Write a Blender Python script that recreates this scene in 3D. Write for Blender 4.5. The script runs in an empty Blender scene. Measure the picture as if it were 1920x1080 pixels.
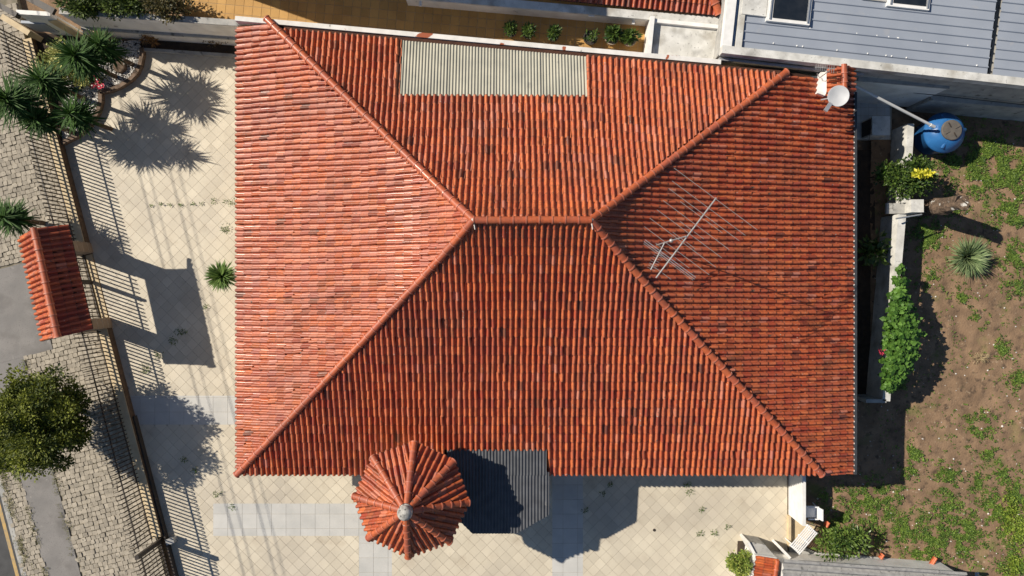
import bpy, math, random
from mathutils import Vector, Matrix, noise
random.seed(11)
rnd = random.random
def ru(a, b): return a + (b - a) * rnd()
scene = bpy.context.scene
COL = scene.collection

# ------------------------------------------------------------------ camera, sky, sun
CAM_H, FPX = 29.0, 1321.0          # a drone looking straight down from 29 m
cam = bpy.data.cameras.new('camera'); cam_o = bpy.data.objects.new('camera', cam); COL.objects.link(cam_o)
cam.sensor_width = 36.0; cam.lens = 36.0 * FPX / 1920.0; cam.clip_end = 500
cam_o.location = (0, 0, CAM_H); cam_o.rotation_euler = (0, 0, 0); scene.camera = cam_o
SUN_EL, SUN_AZ = math.radians(39), math.radians(19.5)
world = bpy.data.worlds.new('World'); scene.world = world; world.use_nodes = True
wn = world.node_tree; sky = wn.nodes.new('ShaderNodeTexSky'); sky.sky_type = 'NISHITA'; sky.sun_disc = False
sky.ozone_density = 3.0; sky.dust_density = .4; sky.sun_elevation = SUN_EL; sky.sun_rotation = math.atan2(-math.cos(SUN_AZ), math.sin(SUN_AZ))
wn.links.new(sky.outputs[0], wn.nodes['Background'].inputs[0]); wn.nodes['Background'].inputs[1].default_value = 0.062
sd = bpy.data.lights.new('sun', 'SUN'); sd.energy = 5.0; sd.angle = math.radians(0.53); sd.color = (1.0, 0.915, 0.79)
so = bpy.data.objects.new('sun', sd); COL.objects.link(so)
LD = Vector((math.cos(SUN_AZ) * math.cos(SUN_EL), -math.sin(SUN_AZ) * math.cos(SUN_EL), -math.sin(SUN_EL)))
so.rotation_euler = LD.to_track_quat('-Z', 'Y').to_euler(); so.location = (-30, 12, 30)
scene.view_settings.view_transform = 'Standard'; scene.view_settings.look = 'None'
scene.view_settings.exposure = 0.28; scene.view_settings.gamma = 1.0

# ------------------------------------------------------------------ helpers
def W(px, py, z=0.0):               # a measured photo position at a known height -> metres
    k = (CAM_H - z) / FPX
    return Vector(((px - 960) * k, (540 - py) * k, z))
WL = {}
def wl(o): return WL.get(o.name, Vector((0, 0, 0)))
def props(o, label=None, cat=None, group=None, kind=None):
    if label: o['label'] = label
    if cat: o['category'] = cat
    if group: o['group'] = group
    if kind: o['kind'] = kind
    return o
def link(o, parent=None):
    COL.objects.link(o)
    if parent is not None:
        o.parent = parent
        o.matrix_parent_inverse = Matrix.Translation(-wl(parent))
    return o
def thing(name, loc, label, cat, group=None):
    o = bpy.data.objects.new(name, None); o.location = loc; o.empty_display_size = 0.2
    COL.objects.link(o); WL[o.name] = Vector(loc); return props(o, label, cat, group)
class MB:
    def __init__(s): s.v = []; s.f = []; s.t = []; s.tint = (0.5, 0.0, 0.0); s.use = False; s.sm = []; s.smooth = False
    def add(s, vs, fs):
        n = len(s.v); s.v += [tuple(x) for x in vs]; s.t += [s.tint] * len(vs)
        for f in fs: s.f.append([n + i for i in f]); s.sm.append(s.smooth)
        return s
    def hexa(s, b, t): return s.add(list(b) + list(t), [(3, 2, 1, 0), (4, 5, 6, 7), (0, 1, 5, 4), (1, 2, 6, 5), (2, 3, 7, 6), (3, 0, 4, 7)])
    def box(s, c, size, rz=0.0, rx=0.0, ry=0.0):
        R = Matrix.Rotation(rz, 3, 'Z') @ Matrix.Rotation(ry, 3, 'Y') @ Matrix.Rotation(rx, 3, 'X'); c = Vector(c)
        x, y, z = [k / 2 for k in size]
        q = [R @ Vector(p) + c for p in ((-x, -y, -z), (x, -y, -z), (x, y, -z), (-x, y, -z), (-x, -y, z), (x, -y, z), (x, y, z), (-x, y, z))]
        return s.hexa(q[:4], q[4:])
    def prism(s, poly, z0, z1, top_in=0.0):
        n = len(poly); c = sum((Vector(p[:2]) for p in poly), Vector((0, 0))) / n
        tp = [Vector(p[:2]) + (c - Vector(p[:2])).normalized() * top_in if top_in else Vector(p[:2]) for p in poly]
        return s.add([(p[0], p[1], z0) for p in poly] + [(p[0], p[1], z1) for p in tp],
                     [list(range(n))[::-1], list(range(n, 2 * n))] + [(i, (i + 1) % n, n + (i + 1) % n, n + i) for i in range(n)])
    def wall(s, a, b, th, z0, z1):       # a wall from a to b, thickness to both sides
        a = Vector(a[:2]); b = Vector(b[:2]); d = (b - a).normalized(); n = Vector((-d.y, d.x)) * th / 2
        return s.prism([a - n, b - n, b + n, a + n], z0, z1)
    def tube(s, p0, p1, r0, r1=None, n=8, cap=True):
        r1 = r0 if r1 is None else r1; p0 = Vector(p0); p1 = Vector(p1); d = (p1 - p0).normalized()
        u = d.orthogonal().normalized(); w = d.cross(u)
        vs = [p + (u * math.cos(6.2832 * i / n) + w * math.sin(6.2832 * i / n)) * r for p, r in ((p0, r0), (p1, r1)) for i in range(n)]
        fs = [(i, (i + 1) % n, n + (i + 1) % n, n + i) for i in range(n)]
        if cap: fs += [list(range(n))[::-1], list(range(n, 2 * n))]
        return s.add(vs, fs)
    def path(s, pts, r, n=6):
        for i in range(len(pts) - 1): s.tube(pts[i], pts[i + 1], r, r, n)
        return s
    def lathe(s, c, prof, n=24):         # prof: (radius, z)
        c = Vector(c); vs = []; m = len(prof)
        for r, z in prof: vs += [c + Vector((r * math.cos(6.2832 * i / n), r * math.sin(6.2832 * i / n), z)) for i in range(n)]
        fs = [(j * n + i, j * n + (i + 1) % n, (j + 1) * n + (i + 1) % n, (j + 1) * n + i) for j in range(m - 1) for i in range(n)]
        fs += [list(range(n))[::-1], [(m - 1) * n + i for i in range(n)]]
        return s.add(vs, fs)
    def leaf(s, p, d, up, L, w):         # a pointed leaf folded along its rib
        d = d.normalized(); sd_ = d.cross(up)
        if sd_.length < 1e-4: sd_ = d.orthogonal()
        sd_.normalize(); nn = sd_.cross(d)
        return s.add([p, p + d * L * .45 + sd_ * w / 2 + nn * w * .12, p + d * L, p + d * L * .45 - sd_ * w / 2 + nn * w * .12], [(0, 1, 2), (0, 2, 3)])
    def mesh(s, name):
        m = bpy.data.meshes.new(name); m.from_pydata(s.v, [], s.f)
        a = m.attributes.new('tint', 'FLOAT_COLOR', 'POINT'); a.data.foreach_set('color', [c for t in s.t for c in (*t, 1.0)])
        if any(s.sm): m.polygons.foreach_set('use_smooth', s.sm)
        m.update(); return m
    def build(s, name, mat, parent=None, **kw):
        m = s.mesh(name); m.materials.append(mat); o = bpy.data.objects.new(name, m)
        return props(link(o, parent), **kw)
def inst(name, mesh, M, parent):
    o = bpy.data.objects.new(name, mesh); COL.objects.link(o); o.parent = parent; o.matrix_local = Matrix.Translation(-wl(parent)) @ M; return o
def frame(o, x, y, z):
    return Matrix(((x[0], y[0], z[0], o[0]), (x[1], y[1], z[1], o[1]), (x[2], y[2], z[2], o[2]), (0, 0, 0, 1)))

# ------------------------------------------------------------------ materials
MATS = {}
def mat(name, c1, c2=None, scale=3.0, rough=.8, bump=0.0, bscale=40.0, spots=None, metal=0.0, detail=6.0, contrast=(.35, .65), spec=.4, tint=0.0, coat=0.0, extra=None):
    if name in MATS: return MATS[name]
    m = bpy.data.materials.new(name); m.use_nodes = True; N = m.node_tree.nodes; Lk = m.node_tree.links.new
    b = N['Principled BSDF']; b.inputs['Roughness'].default_value = rough; b.inputs['Metallic'].default_value = metal
    b.inputs['Specular IOR Level'].default_value = spec; b.inputs['Coat Weight'].default_value = coat; b.inputs['Coat Roughness'].default_value = .13
    g = N.new('ShaderNodeNewGeometry')
    def nz(sc, det=detail):
        n = N.new('ShaderNodeTexNoise'); n.inputs['Scale'].default_value = sc; n.inputs['Detail'].default_value = det; Lk(g.outputs['Position'], n.inputs['Vector']); return n
    def ramp(src, lo, hi):
        r = N.new('ShaderNodeMapRange'); r.inputs[1].default_value = lo; r.inputs[2].default_value = hi; Lk(src, r.inputs[0]); return r.outputs[0]
    def mix(f, a, bb, mode='MIX'):
        x = N.new('ShaderNodeMix'); x.data_type = 'RGBA'; x.blend_type = mode
        if hasattr(f, 'links'): Lk(f, x.inputs[0])
        else: x.inputs[0].default_value = f
        for k, q in ((6, a), (7, bb)):
            if hasattr(q, 'links'): Lk(q, x.inputs[k])
            else: x.inputs[k].default_value = (*q, 1)
        return x.outputs[2]
    c = mix(ramp(nz(scale).outputs[0], *contrast), c1, c2 if c2 else tuple(k * .8 for k in c1))
    if spots:                            # (colour, noise scale, threshold lo, hi)
        for sc_, ns, lo, hi in spots: c = mix(ramp(nz(ns, 5).outputs[0], lo, hi), c, sc_)
    if tint:                             # per-piece brightness carried by the mesh
        at = N.new('ShaderNodeAttribute'); at.attribute_name = 'tint'; sp = N.new('ShaderNodeSeparateColor'); Lk(at.outputs['Color'], sp.inputs[0])
        r = N.new('ShaderNodeMapRange'); r.inputs[3].default_value = 1 - tint; r.inputs[4].default_value = 1 + tint; Lk(sp.outputs[0], r.inputs[0])
        cc = N.new('ShaderNodeCombineColor'); [Lk(r.outputs[0], cc.inputs[i]) for i in range(3)]
        c = mix(1.0, c, cc.outputs[0], 'MULTIPLY')
    if extra: c = extra(N, Lk, mix, ramp, nz, c)
    Lk(c, b.inputs['Base Color'])
    if bump:
        bp = N.new('ShaderNodeBump'); bp.inputs['Strength'].default_value = bump; bp.inputs['Distance'].default_value = .02
        Lk(nz(bscale, 8).outputs[0], bp.inputs['Height']); Lk(bp.outputs[0], b.inputs['Normal'])
    MATS[name] = m; return m
def tile_extra(N, Lk, mix, ramp, nz, c):
    at = N.new('ShaderNodeAttribute'); at.attribute_name = 'tint'; sp = N.new('ShaderNodeSeparateColor'); Lk(at.outputs['Color'], sp.inputs[0])
    c = mix(sp.outputs[0], (.36, .052, .021), (.61, .158, .046))
    c = mix(ramp(nz(9).outputs[0], .40, .72), c, mix(.55, c, (.17, .045, .025)))
    c = mix(ramp(nz(.55, 3).outputs[0], .45, .75), c, mix(.35, c, (.16, .06, .04)))
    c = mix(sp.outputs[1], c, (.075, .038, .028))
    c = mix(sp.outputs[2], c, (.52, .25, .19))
    c = mix(ramp(nz(5.5, 8).outputs[0], .66, .74), c, (.10, .07, .05))
    c = mix(ramp(nz(14, 4).outputs[0], .68, .74), c, (.42, .40, .34))
    return c
M_TILE = mat('glazed_clay', (.4, .1, .04), rough=.50, bump=.22, bscale=48, spec=.46, coat=.09, extra=tile_extra)
def leaf_mat(name, lo, hi, rough=.5, trans=.25):
    if name in MATS: return MATS[name]
    m = bpy.data.materials.new(name); m.use_nodes = True; N = m.node_tree.nodes; Lk = m.node_tree.links.new
    b = N['Principled BSDF']; at = N.new('ShaderNodeAttribute'); at.attribute_name = 'tint'; sp = N.new('ShaderNodeSeparateColor'); Lk(at.outputs['Color'], sp.inputs[0])
    x = N.new('ShaderNodeMix'); x.data_type = 'RGBA'; Lk(sp.outputs[0], x.inputs[0]); x.inputs[6].default_value = (*lo, 1); x.inputs[7].default_value = (*hi, 1)
    Lk(x.outputs[2], b.inputs['Base Color']); b.inputs['Roughness'].default_value = rough; b.inputs['Specular IOR Level'].default_value = .35
    tr = N.new('ShaderNodeBsdfTranslucent'); Lk(x.outputs[2], tr.inputs[0]); ms = N.new('ShaderNodeMixShader'); ms.inputs[0].default_value = trans
    Lk(b.outputs[0], ms.inputs[1]); Lk(tr.outputs[0], ms.inputs[2]); Lk(ms.outputs[0], N['Material Output'].inputs[0])
    MATS[name] = m; return m
WHITE = mat('white_paint', (.82, .80, .76), (.68, .66, .62), scale=2.2, rough=.75, bump=.15, bscale=30, spots=[((.22, .21, .19), 3.1, .66, .76)])
CLEANWHITE = mat('clean_white', (.78, .77, .74), (.68, .67, .64), scale=4, rough=.55)
PEEL = mat('peeling_white', (.74, .72, .68), (.62, .60, .56), scale=3, rough=.8, spots=[((.33, .09, .04), 1.9, .63, .66), ((.15, .14, .12), 5, .68, .76)])
STAINED = mat('stained_white', (.66, .65, .61), (.50, .49, .45), scale=2.5, rough=.9, bump=.3, detail=10, spots=[((.24, .235, .22), 1.6, .52, .80), ((.13, .13, .125), 11, .62, .80), ((.36, .32, .25), .8, .54, .78)])
CREAM = mat('cream_plaster', (.62, .50, .32), (.52, .41, .26), scale=3, rough=.85, bump=.15)
BROWN = mat('brown_edge', (.13, .085, .055), (.075, .05, .035), scale=6, rough=.85, bump=.2)
PATIO = mat('beige_ceramic', (.60, .54, .425), (.54, .48, .375), scale=.9, rough=.62, tint=.07, spots=[((.45, .385, .29), 1.3, .58, .80), ((.47, .42, .34), .28, .50, .72)], bump=.05, bscale=80)
GROUT = mat('grout', (.45, .40, .32), (.33, .29, .23), scale=5, rough=.95)
GREYT = mat('grey_ceramic', (.52, .51, .48), (.46, .455, .43), scale=1.6, rough=.6, tint=.05, bump=.05, bscale=70)
TERRA = mat('ochre_ceramic', (.50, .29, .09), (.42, .235, .07), scale=1.2, rough=.7, tint=.10)
STONE = mat('pavement_stone', (.39, .345, .275), (.30, .265, .21), scale=4, rough=.9, bump=.5, bscale=28, tint=.15, spots=[((.13, .12, .10), 7, .60, .75)])
JOINT = mat('joint_sand', (.25, .215, .165), (.165, .148, .105), scale=4, rough=1, spots=[((.06, .075, .025), 1.3, .58, .7)])
ASPH = mat('asphalt', (.25, .235, .22), (.20, .19, .18), scale=1.1, rough=.92, bump=.3, bscale=120, spots=[((.15, .14, .13), .9, .52, .70), ((.17, .16, .15), 22, .55, .72), ((.34, .32, .29), 3, .68, .75)])
ROAD = mat('road_asphalt', (.085, .085, .085), (.06, .06, .06), scale=2, rough=.9, bump=.3, bscale=120)
YELLOW = mat('yellow_paint', (.52, .34, .12), (.36, .27, .15), scale=7, rough=.8)
SOIL = mat('dry_soil', (.27, .175, .105), (.175, .113, .068), scale=1.6, rough=1, bump=1.0, bscale=14, spots=[((.085, .058, .038), 4.5, .55, .72), ((.36, .28, .19), 8, .63, .75), ((.15, .14, .05), .9, .58, .72)])
DARKSOIL = mat('dark_soil', (.06, .042, .03), (.035, .026, .02), scale=5, rough=1, bump=.8, bscale=20)
CONC = mat('raw_concrete', (.42, .41, .38), (.30, .295, .28), scale=2.4, rough=.9, bump=.3, spots=[((.12, .12, .11), 4, .60, .72)])
IRON = mat('dark_iron', (.035, .030, .027), (.055, .042, .033), scale=9, rough=.55)
STEEL = mat('galvanised', (.55, .56, .57), (.46, .47, .48), scale=5, rough=.42, metal=.6)
ALU = mat('aluminium', (.52, .51, .48), (.42, .41, .39), scale=5, rough=.4, metal=.5)
SHEET = mat('grey_roof_sheet', (.30, .33, .38), (.265, .295, .345), scale=.7, rough=.5, metal=.0, spots=[((.33, .34, .36), 2.2, .62, .8)])
FIBRE = mat('weathered_fibre_sheet', (.43, .41, .33), (.34, .33, .27), scale=1.2, rough=.8, bump=.15, spots=[((.24, .23, .2), 2.5, .64, .8)])
DARKSHEET = mat('dark_canopy_sheet', (.085, .089, .098), (.06, .063, .07), scale=3, rough=.5, spots=[((.22, .21, .20), 2.3, .68, .82)])
ASBEST = mat('grey_fibre_cement', (.34, .335, .32), (.25, .245, .24), scale=5, rough=.95, bump=.5, spots=[((.11, .11, .105), 9, .58, .72)])
GLASS = mat('dark_glass', (.012, .016, .022), (.02, .024, .03), rough=.08, spec=.6)
BLUE = mat('blue_polyethylene', (.028, .14, .36), (.022, .115, .31), scale=3, rough=.38, spots=[((.10, .22, .40), 8, .64, .74)])
LID = mat('faded_lid', (.13, .115, .10), (.10, .09, .08), scale=5, rough=.85)
NAVY = mat('blue_paint', (.035, .085, .20), (.05, .10, .2), scale=4, rough=.6)
BARK = mat('bark', (.16, .11, .075), (.06, .042, .03), scale=9, rough=1, bump=1, bscale=22, spots=[((.5, .48, .44), 4, .62, .68)])
TWIG = mat('twig', (.10, .07, .045), (.06, .045, .03), scale=9, rough=1)
POT = mat('clay_pot', (.34, .28, .21), (.26, .2, .15), scale=5, rough=.9)
PLASTIC = mat('white_plastic', (.80, .80, .80), (.74, .74, .74), scale=3, rough=.35)
TANTILE = mat('tan_cladding', (.30, .225, .165), (.24, .18, .13), scale=3, rough=.7)
PEBBLE = mat('white_pebble', (.70, .68, .64), (.52, .50, .47), scale=9, rough=.8, tint=.3)
RED = mat('red_petal', (.45, .02, .05), (.55, .05, .09), scale=20, rough=.6)
MORTAR = mat('white_mortar', (.66, .63, .57), (.5, .47, .42), scale=9, rough=.9)
DECK = mat('roof_underside', (.075, .03, .018), (.05, .022, .014), scale=6, rough=.95)
GUT = mat('dark_gutter', (.05, .055, .06), (.035, .04, .045), scale=5, rough=.5)

# ------------------------------------------------------------------ plan geometry
FA = Vector((-19.62, 10.42)); FE = Vector((.2525, -.9676)); FN = Vector((.9676, .2525))     # street fence line: origin, along, towards the house
def F(a, b, z=0.0):
    p = FA + FE * a + FN * b; return Vector((p.x, p.y, z))
HE, HR = 3.1, 6.40
AL, AR = W(888, 413, HR), W(1108, 413, HR); YR = AL.y
CFL, CFR = W(445, 889, HE), W(1540, 889, HE)
CBL, CBR = Vector((CFL.x, 10.94)), Vector((CFR.x, 8.92))
TF, TL, TR_ = YR - CFL.y, AL.x - CFL.x, CFR.x - AR.x
_k0 = math.exp(-9 / 1.6)
def Zt(t): return HE + .25 * 9 * (1 - t) + .66 * 1.6 * (math.exp(-9 * t / 1.6) - _k0)
def yb(x): return CBL.y + (CBR.y - CBL.y) * (x - CBL.x) / (CBR.x - CBL.x)
WALL_A, WALL_B = W(505, 40, 3.45), W(1350, 116, 3.45)                       # rear parapet centre line
def ywall(x): return WALL_A.y + (WALL_B.y - WALL_A.y) * (x - WALL_A.x) / (WALL_B.x - WALL_A.x)
XRIGHT = W(1603, 540, 2.86).x

# ------------------------------------------------------------------ ground, street, patio
def sheet(name, poly, z, m, th=.05, **kw): return MB().prism(poly, z - th, z).build(name, m, None, kind='structure', **kw)
sheet('ground', [(-70, -70), (70, -70), (70, 70), (-70, 70)], -.30, SOIL, .3)
def clip(poly, conv):                   # convex clip; conv counter-clockwise
    out = [Vector(p[:2]) for p in poly]
    for i in range(len(conv)):
        a = Vector(conv[i][:2]); b = Vector(conv[(i + 1) % len(conv)][:2]); e = b - a; n = Vector((-e.y, e.x)); src = out; out = []
        for j in range(len(src)):
            p, q = src[j], src[(j + 1) % len(src)]; dp, dq = (p - a).dot(n), (q - a).dot(n)
            if dp >= 0: out.append(p)
            if dp * dq < 0: out.append(p + (q - p) * (dp / (dp - dq)))
        if len(out) < 3: return []
    return out
def area(p): return abs(sum(p[i].x * p[(i + 1) % len(p)].y - p[(i + 1) % len(p)].x * p[i].y for i in range(len(p)))) / 2
def in_view(x, y, m=0): return abs(x) < 20.9 + m and abs(y) < 11.7 + m
def lay_tiles(parent, regions, size, ang, gap, z, h, m, budget, avoid=None):
    """square tiles at an angle, clipped to convex regions; whole ones in view become objects, the rest one part"""
    c, s = math.cos(ang), math.sin(ang); ux, uy = Vector((c, s)), Vector((-s, c)); q = (size - gap) / 2; var = []
    for k in range(10):
        b = MB(); b.tint = (k / 9, 0, 0); b.prism([ux * -q + uy * -q, ux * q + uy * -q, ux * q + uy * q, ux * -q + uy * q], 0, h); ms = b.mesh('tile'); ms.materials.append(m); var.append(ms)
    rest = MB(); cnt = 0
    for reg in regions:
        reg = [Vector(p[:2]) for p in reg]
        us = [p.dot(ux) for p in reg]; vs = [p.dot(uy) for p in reg]
        for i in range(math.floor(min(us) / size), math.ceil(max(us) / size) + 1):
            for j in range(math.floor(min(vs) / size), math.ceil(max(vs) / size) + 1):
                o = ux * (i * size) + uy * (j * size)
                if avoid and avoid(o): continue
                full = [o + ux * a + uy * b for a, b in ((-q, -q), (q, -q), (q, q), (-q, q))]; p = clip(full, reg)
                if not p or area(p) < .004: continue
                k = random.randrange(10)
                if cnt < budget and area(p) > 4 * q * q * .995 and in_view(o.x, o.y):
                    cnt += 1; inst('tile', var[k], Matrix.Translation((o.x, o.y, z)), parent)
                else: rest.tint = (k / 9, 0, 0); rest.prism(p, z, z + h)
    if rest.f: rest.build('cut_tile', m, parent, kind='stuff')
def fx(y): a = (FA.y - y) / -FE.y; return (FA + FE * a).x + .02             # fence inner edge at height y
hx0, hy0 = -9.35, -6.15                                                     # house body corner (front left)
BA = (-4.43, -5.62); BB = (-8.87, -10.2); BC = (-6.3, -4.94); BD = (1.66, 2.92); XW = 11.33; YB = -13.6
patio = sheet('patio', [(fx(10.3), 10.3), (fx(YB), YB), (XW, YB), (XW, hy0), (hx0, hy0), (hx0, 10.0)], 0.0, GROUT, .28)
R = lambda x0, x1, y0, y1: [(x0, y0), (x1, y0), (x1, y1), (x0, y1)]
FR = lambda x1, y0, y1: [(fx(y0), y0), (x1, y0), (x1, y1), (fx(y1), y1)]
bxl = W(400, 975).x
regions = [FR(hx0, BA[0], 9.9), FR(hx0, BB[0], BA[1]), R(hx0, BD[0], BB[0], hy0), FR(bxl, BB[1], BB[0]), FR(BC[0], YB, BB[1]), R(BC[1], BD[0], YB, BB[1]), R(BC[1] - .95, BD[0], BB[1], BB[0]), R(BD[1], XW, YB, hy0)]
regions[6] = R(-5.9, BD[0], BB[1], BB[0])
lay_tiles(patio, regions, .365, math.radians(45), .008, .001, .008, PATIO, 280)
band = sheet('tile_band', R(hx0 - .2, hx0, BA[1], BA[0]), -.005, GROUT, .02)
lay_tiles(band, [FR(hx0, BA[1], BA[0]), R(bxl, -5.9, BB[1], BB[0]), R(BC[0], BC[1], YB, BB[1]), R(BD[0], BD[1], YB, hy0)], .60, 0, .009, .001, .008, GREYT, 290)

# street side, laid out along the fence
pave = sheet('pavement', [F(-6, -.42), F(-6, -7), F(30, -7), F(30, -.42)][::-1], -.075, JOINT, .2)
var = []
for k in range(24):
    b = MB(); b.tint = (rnd(), 0, 0); n = 7; p = []
    for (x, y) in ((-.5, -.5), (0, -.53), (.5, -.5), (.52, 0), (.5, .5), (0, .52), (-.5, .5), (-.53, 0)): p.append(Vector((x * .97 + ru(-.05, .05), y * .97 + ru(-.05, .05))))
    b.prism(p, -.06, 0, 0); q = [v * .93 for v in p]; h = ru(.06, .11)
    b.add([(v.x, v.y, 0) for v in p] + [(v.x, v.y, h) for v in q], [list(range(8, 16))] + [(i, (i + 1) % 8, 8 + (i + 1) % 8, 8 + i) for i in range(8)])
    ms = b.mesh('stone'); ms.materials.append(STONE); var.append((b, ms))
cnt = 0; rest = MB(); drive = (8.9, 12.7)
def in_drive(a, b): return drive[0] < a < drive[1] and b < -2.6
def on_walk(a, b): return a > 12.3 and -5.2 < b < -3.82
rows = []
a = -1.5
while a < 24.5:
    da = ru(.175, .205); b = -.46
    while b > -6.0:
        db = ru(.165, .225); ca, cb = a + da / 2 + ru(-.015, .015), b - db / 2
        p = F(ca, cb); b -= db
        if in_drive(ca, cb) or on_walk(ca, cb) : continue
        if p.x < -21.6: continue
        sx, sy = db * .98, da * .98
        Mx = frame((p.x, p.y, -.075 + ru(-.012, .012)), (FN.x * sx, FN.y * sx, ru(-.015, .015)), (-FE.x * sy, -FE.y * sy, ru(-.015, .015)), (0, 0, .55))
        bb, ms = random.choice(var)
        rows.append((Mx, bb, ms, p))
    a += da
random.shuffle(rows); rows.sort(key=lambda r: (not in_view(r[3].x, r[3].y)))
for i, (Mx, bb, ms, p) in enumerate(rows):
    if i < 300: inst('stone', ms, Mx, pave)
    else: rest.tint = (rnd(), 0, 0); rest.add([Mx @ Vector(v) for v in bb.v], bb.f)
rest.build('small_stone', STONE, pave, kind='stuff')
sheet('driveway', [F(drive[0] + .05, -2.6), F(drive[0] + .05, -6.2), F(drive[1], -6.2), F(drive[1], -2.6)][::-1], -.035, ASPH, .03)
sheet('footpath', [F(12.705, -3.84), F(12.705, -5.22), F(30, -5.22), F(30, -3.84)][::-1], -.035, ASPH, .03)
MB().prism([F(-6, -6.0), F(-6, -6.2), F(30, -6.2), F(30, -6.0)][::-1], -.25, -.03).build('kerb', CONC, None, kind='structure')
sheet('road', [F(-6, -6.2), F(-6, -14), F(34, -14), F(34, -6.2)][::-1], -.045, ROAD, .15)
MB().prism([F(-6, -6.30), F(-6, -6.44), F(30, -6.44), F(30, -6.30)][::-1], -.044, -.040).build('road_marking', YELLOW, None, kind='structure')

# ------------------------------------------------------------------ clay tiles
PROF = [(-.122, -.016), (-.072, -.034), (-.034, -.030)] + [(.035 + .064 * math.cos(math.pi * (1 - k / 6)), -.026 + .112 * math.sin(math.pi * k / 6) ** .8) for k in range(7)]
def tile_geo():
    """local a (across), b (0 low end .. 1 high end), c (up); the low edge carries a little grime"""
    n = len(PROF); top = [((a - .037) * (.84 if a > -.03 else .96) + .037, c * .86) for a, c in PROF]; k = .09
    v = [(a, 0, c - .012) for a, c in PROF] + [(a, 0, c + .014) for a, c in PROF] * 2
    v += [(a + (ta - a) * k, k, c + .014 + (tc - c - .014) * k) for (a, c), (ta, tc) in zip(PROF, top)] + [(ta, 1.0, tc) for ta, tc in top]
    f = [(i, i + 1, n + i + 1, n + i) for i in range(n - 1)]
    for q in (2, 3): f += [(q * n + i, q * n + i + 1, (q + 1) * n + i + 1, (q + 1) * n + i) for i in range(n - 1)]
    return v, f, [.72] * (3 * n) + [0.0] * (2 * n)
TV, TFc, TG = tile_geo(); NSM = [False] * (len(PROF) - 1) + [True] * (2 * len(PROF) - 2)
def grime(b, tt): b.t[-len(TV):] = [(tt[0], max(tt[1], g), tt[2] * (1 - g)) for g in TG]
def tile_tint(hue=.5, dark=.05, pale=.08):
    r = rnd(); h = min(1, max(0, random.gauss(hue, .24)))
    if r < dark * .45: return (h, ru(.4, .75), 0)
    if r < dark * 3.2: return (h, ru(.12, .38), 0)
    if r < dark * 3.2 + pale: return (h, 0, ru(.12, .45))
    return (h, ru(0, .08), ru(0, .08))
TVAR = {}
def tile_mesh(tt):
    key = (round(tt[0] * 6), round(tt[1] * 4), round(tt[2] * 3))
    if key not in TVAR:
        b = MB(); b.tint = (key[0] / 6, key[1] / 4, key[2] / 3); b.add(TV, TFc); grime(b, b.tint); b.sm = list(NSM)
        ms = b.mesh('tile'); ms.materials.append(M_TILE); TVAR[key] = ms
    return TVAR[key]
def tile_frame(p_low, p_up, side):
    al = p_up - p_low; si = Vector(side).normalized(); n = si.cross(al).normalized()
    if n.z < 0: si = -si; n = -n
    j = random.gauss(0, .006); al = al + si * random.gauss(0, .011) + n * random.gauss(0, .004)
    return frame(p_low + si * j + n * ru(0, .004), si, al, n)
class TileField:
    def __init__(s): s.items = []
    def put(s, M, tt, key=0.0): s.items.append((key, M, tt))
    def flush(s, parent, budget):
        s.items.sort(key=lambda i: i[0]); rest = MB()
        for k, (_, M, tt) in enumerate(s.items):
            if k < budget: inst('tile', tile_mesh(tt), M, parent)
            else:
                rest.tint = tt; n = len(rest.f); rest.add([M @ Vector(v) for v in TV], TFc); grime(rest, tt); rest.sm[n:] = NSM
        if rest.f: rest.build('tile_field', M_TILE, parent, kind='stuff')
def run_column(field, pos, side, d0, d1, L=.335, hue=.5, dark=.05, pale=.06, key=None, slack=0.0):
    """lay one column from the low end d1 up to d0; pos(d) -> point"""
    d = d1
    while d > d0 + .05:
        e = .05; sl = (pos(d) - pos(d - e)); step = L * e / sl.length; up = d - step * 1.1
        if d - step < d0: up = d0
        if d - up > .07: field.put(tile_frame(pos(d), pos(up), side), tile_tint(hue, dark, pale), key(d) if key else rnd())
        d -= step
def cap_mesh(r0=.118, r1=.143, tint=(.55, 0, 0)):
    b = MB(); b.tint = tint; n = 9
    def ring(y, r, z=0.0): return [(math.cos(math.pi * i / (n - 1)) * r, y, math.sin(math.pi * i / (n - 1)) * r * .82 + z) for i in range(n)]
    quads = [(i, i + 1, n + i + 1, n + i) for i in range(n - 1)]
    b.smooth = True; b.add(ring(.05, r0 * 1.06) + ring(1.03, r0 * .95), quads)                        # body
    b.tint = (tint[0], 0, .30); b.add(ring(-.03, r1 * 1.03) + ring(.08, r1), quads)            # raised collar; its pale tint paints in a glint
    b.smooth = False; b.add(ring(-.03, r1 * 1.03) + ring(-.03, r0 * .8), [q[::-1] for q in quads]); b.add(ring(.08, r1) + ring(.08, r0 * .98), quads)
    return b
CAPS = []
for k in range(8):
    b = cap_mesh(tint=(ru(.25, .7), ru(0, .15), ru(0, .12))); ms = b.mesh('ridge_cap'); ms.materials.append(M_TILE); CAPS.append(ms)
def ridge_line(parent, pts, L=.385, lift=.03, sc=1.0, name='ridge_cap'):
    """caps laid uphill along a polyline, low end first"""
    seg = []; tot = 0
    for i in range(len(pts) - 1): seg.append((pts[i + 1] - pts[i]).length); tot += seg[-1]
    n = max(1, round(tot / L)); st = tot / n
    def at(s):
        for i, q in enumerate(seg):
            if s <= q or i == len(seg) - 1: return pts[i] + (pts[i + 1] - pts[i]) * (s / q)
            s -= q
    for k in range(n):
        p, q = at(k * st), at((k + 1) * st); al = q - p; si = al.cross(Vector((0, 0, 1))).normalized(); up = si.cross(al).normalized()
        inst(name, random.choice(CAPS), frame(p + up * (lift + ru(-.006, .006)) + si * ru(-.008, .008), si * sc, al, up * sc), parent)

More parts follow.
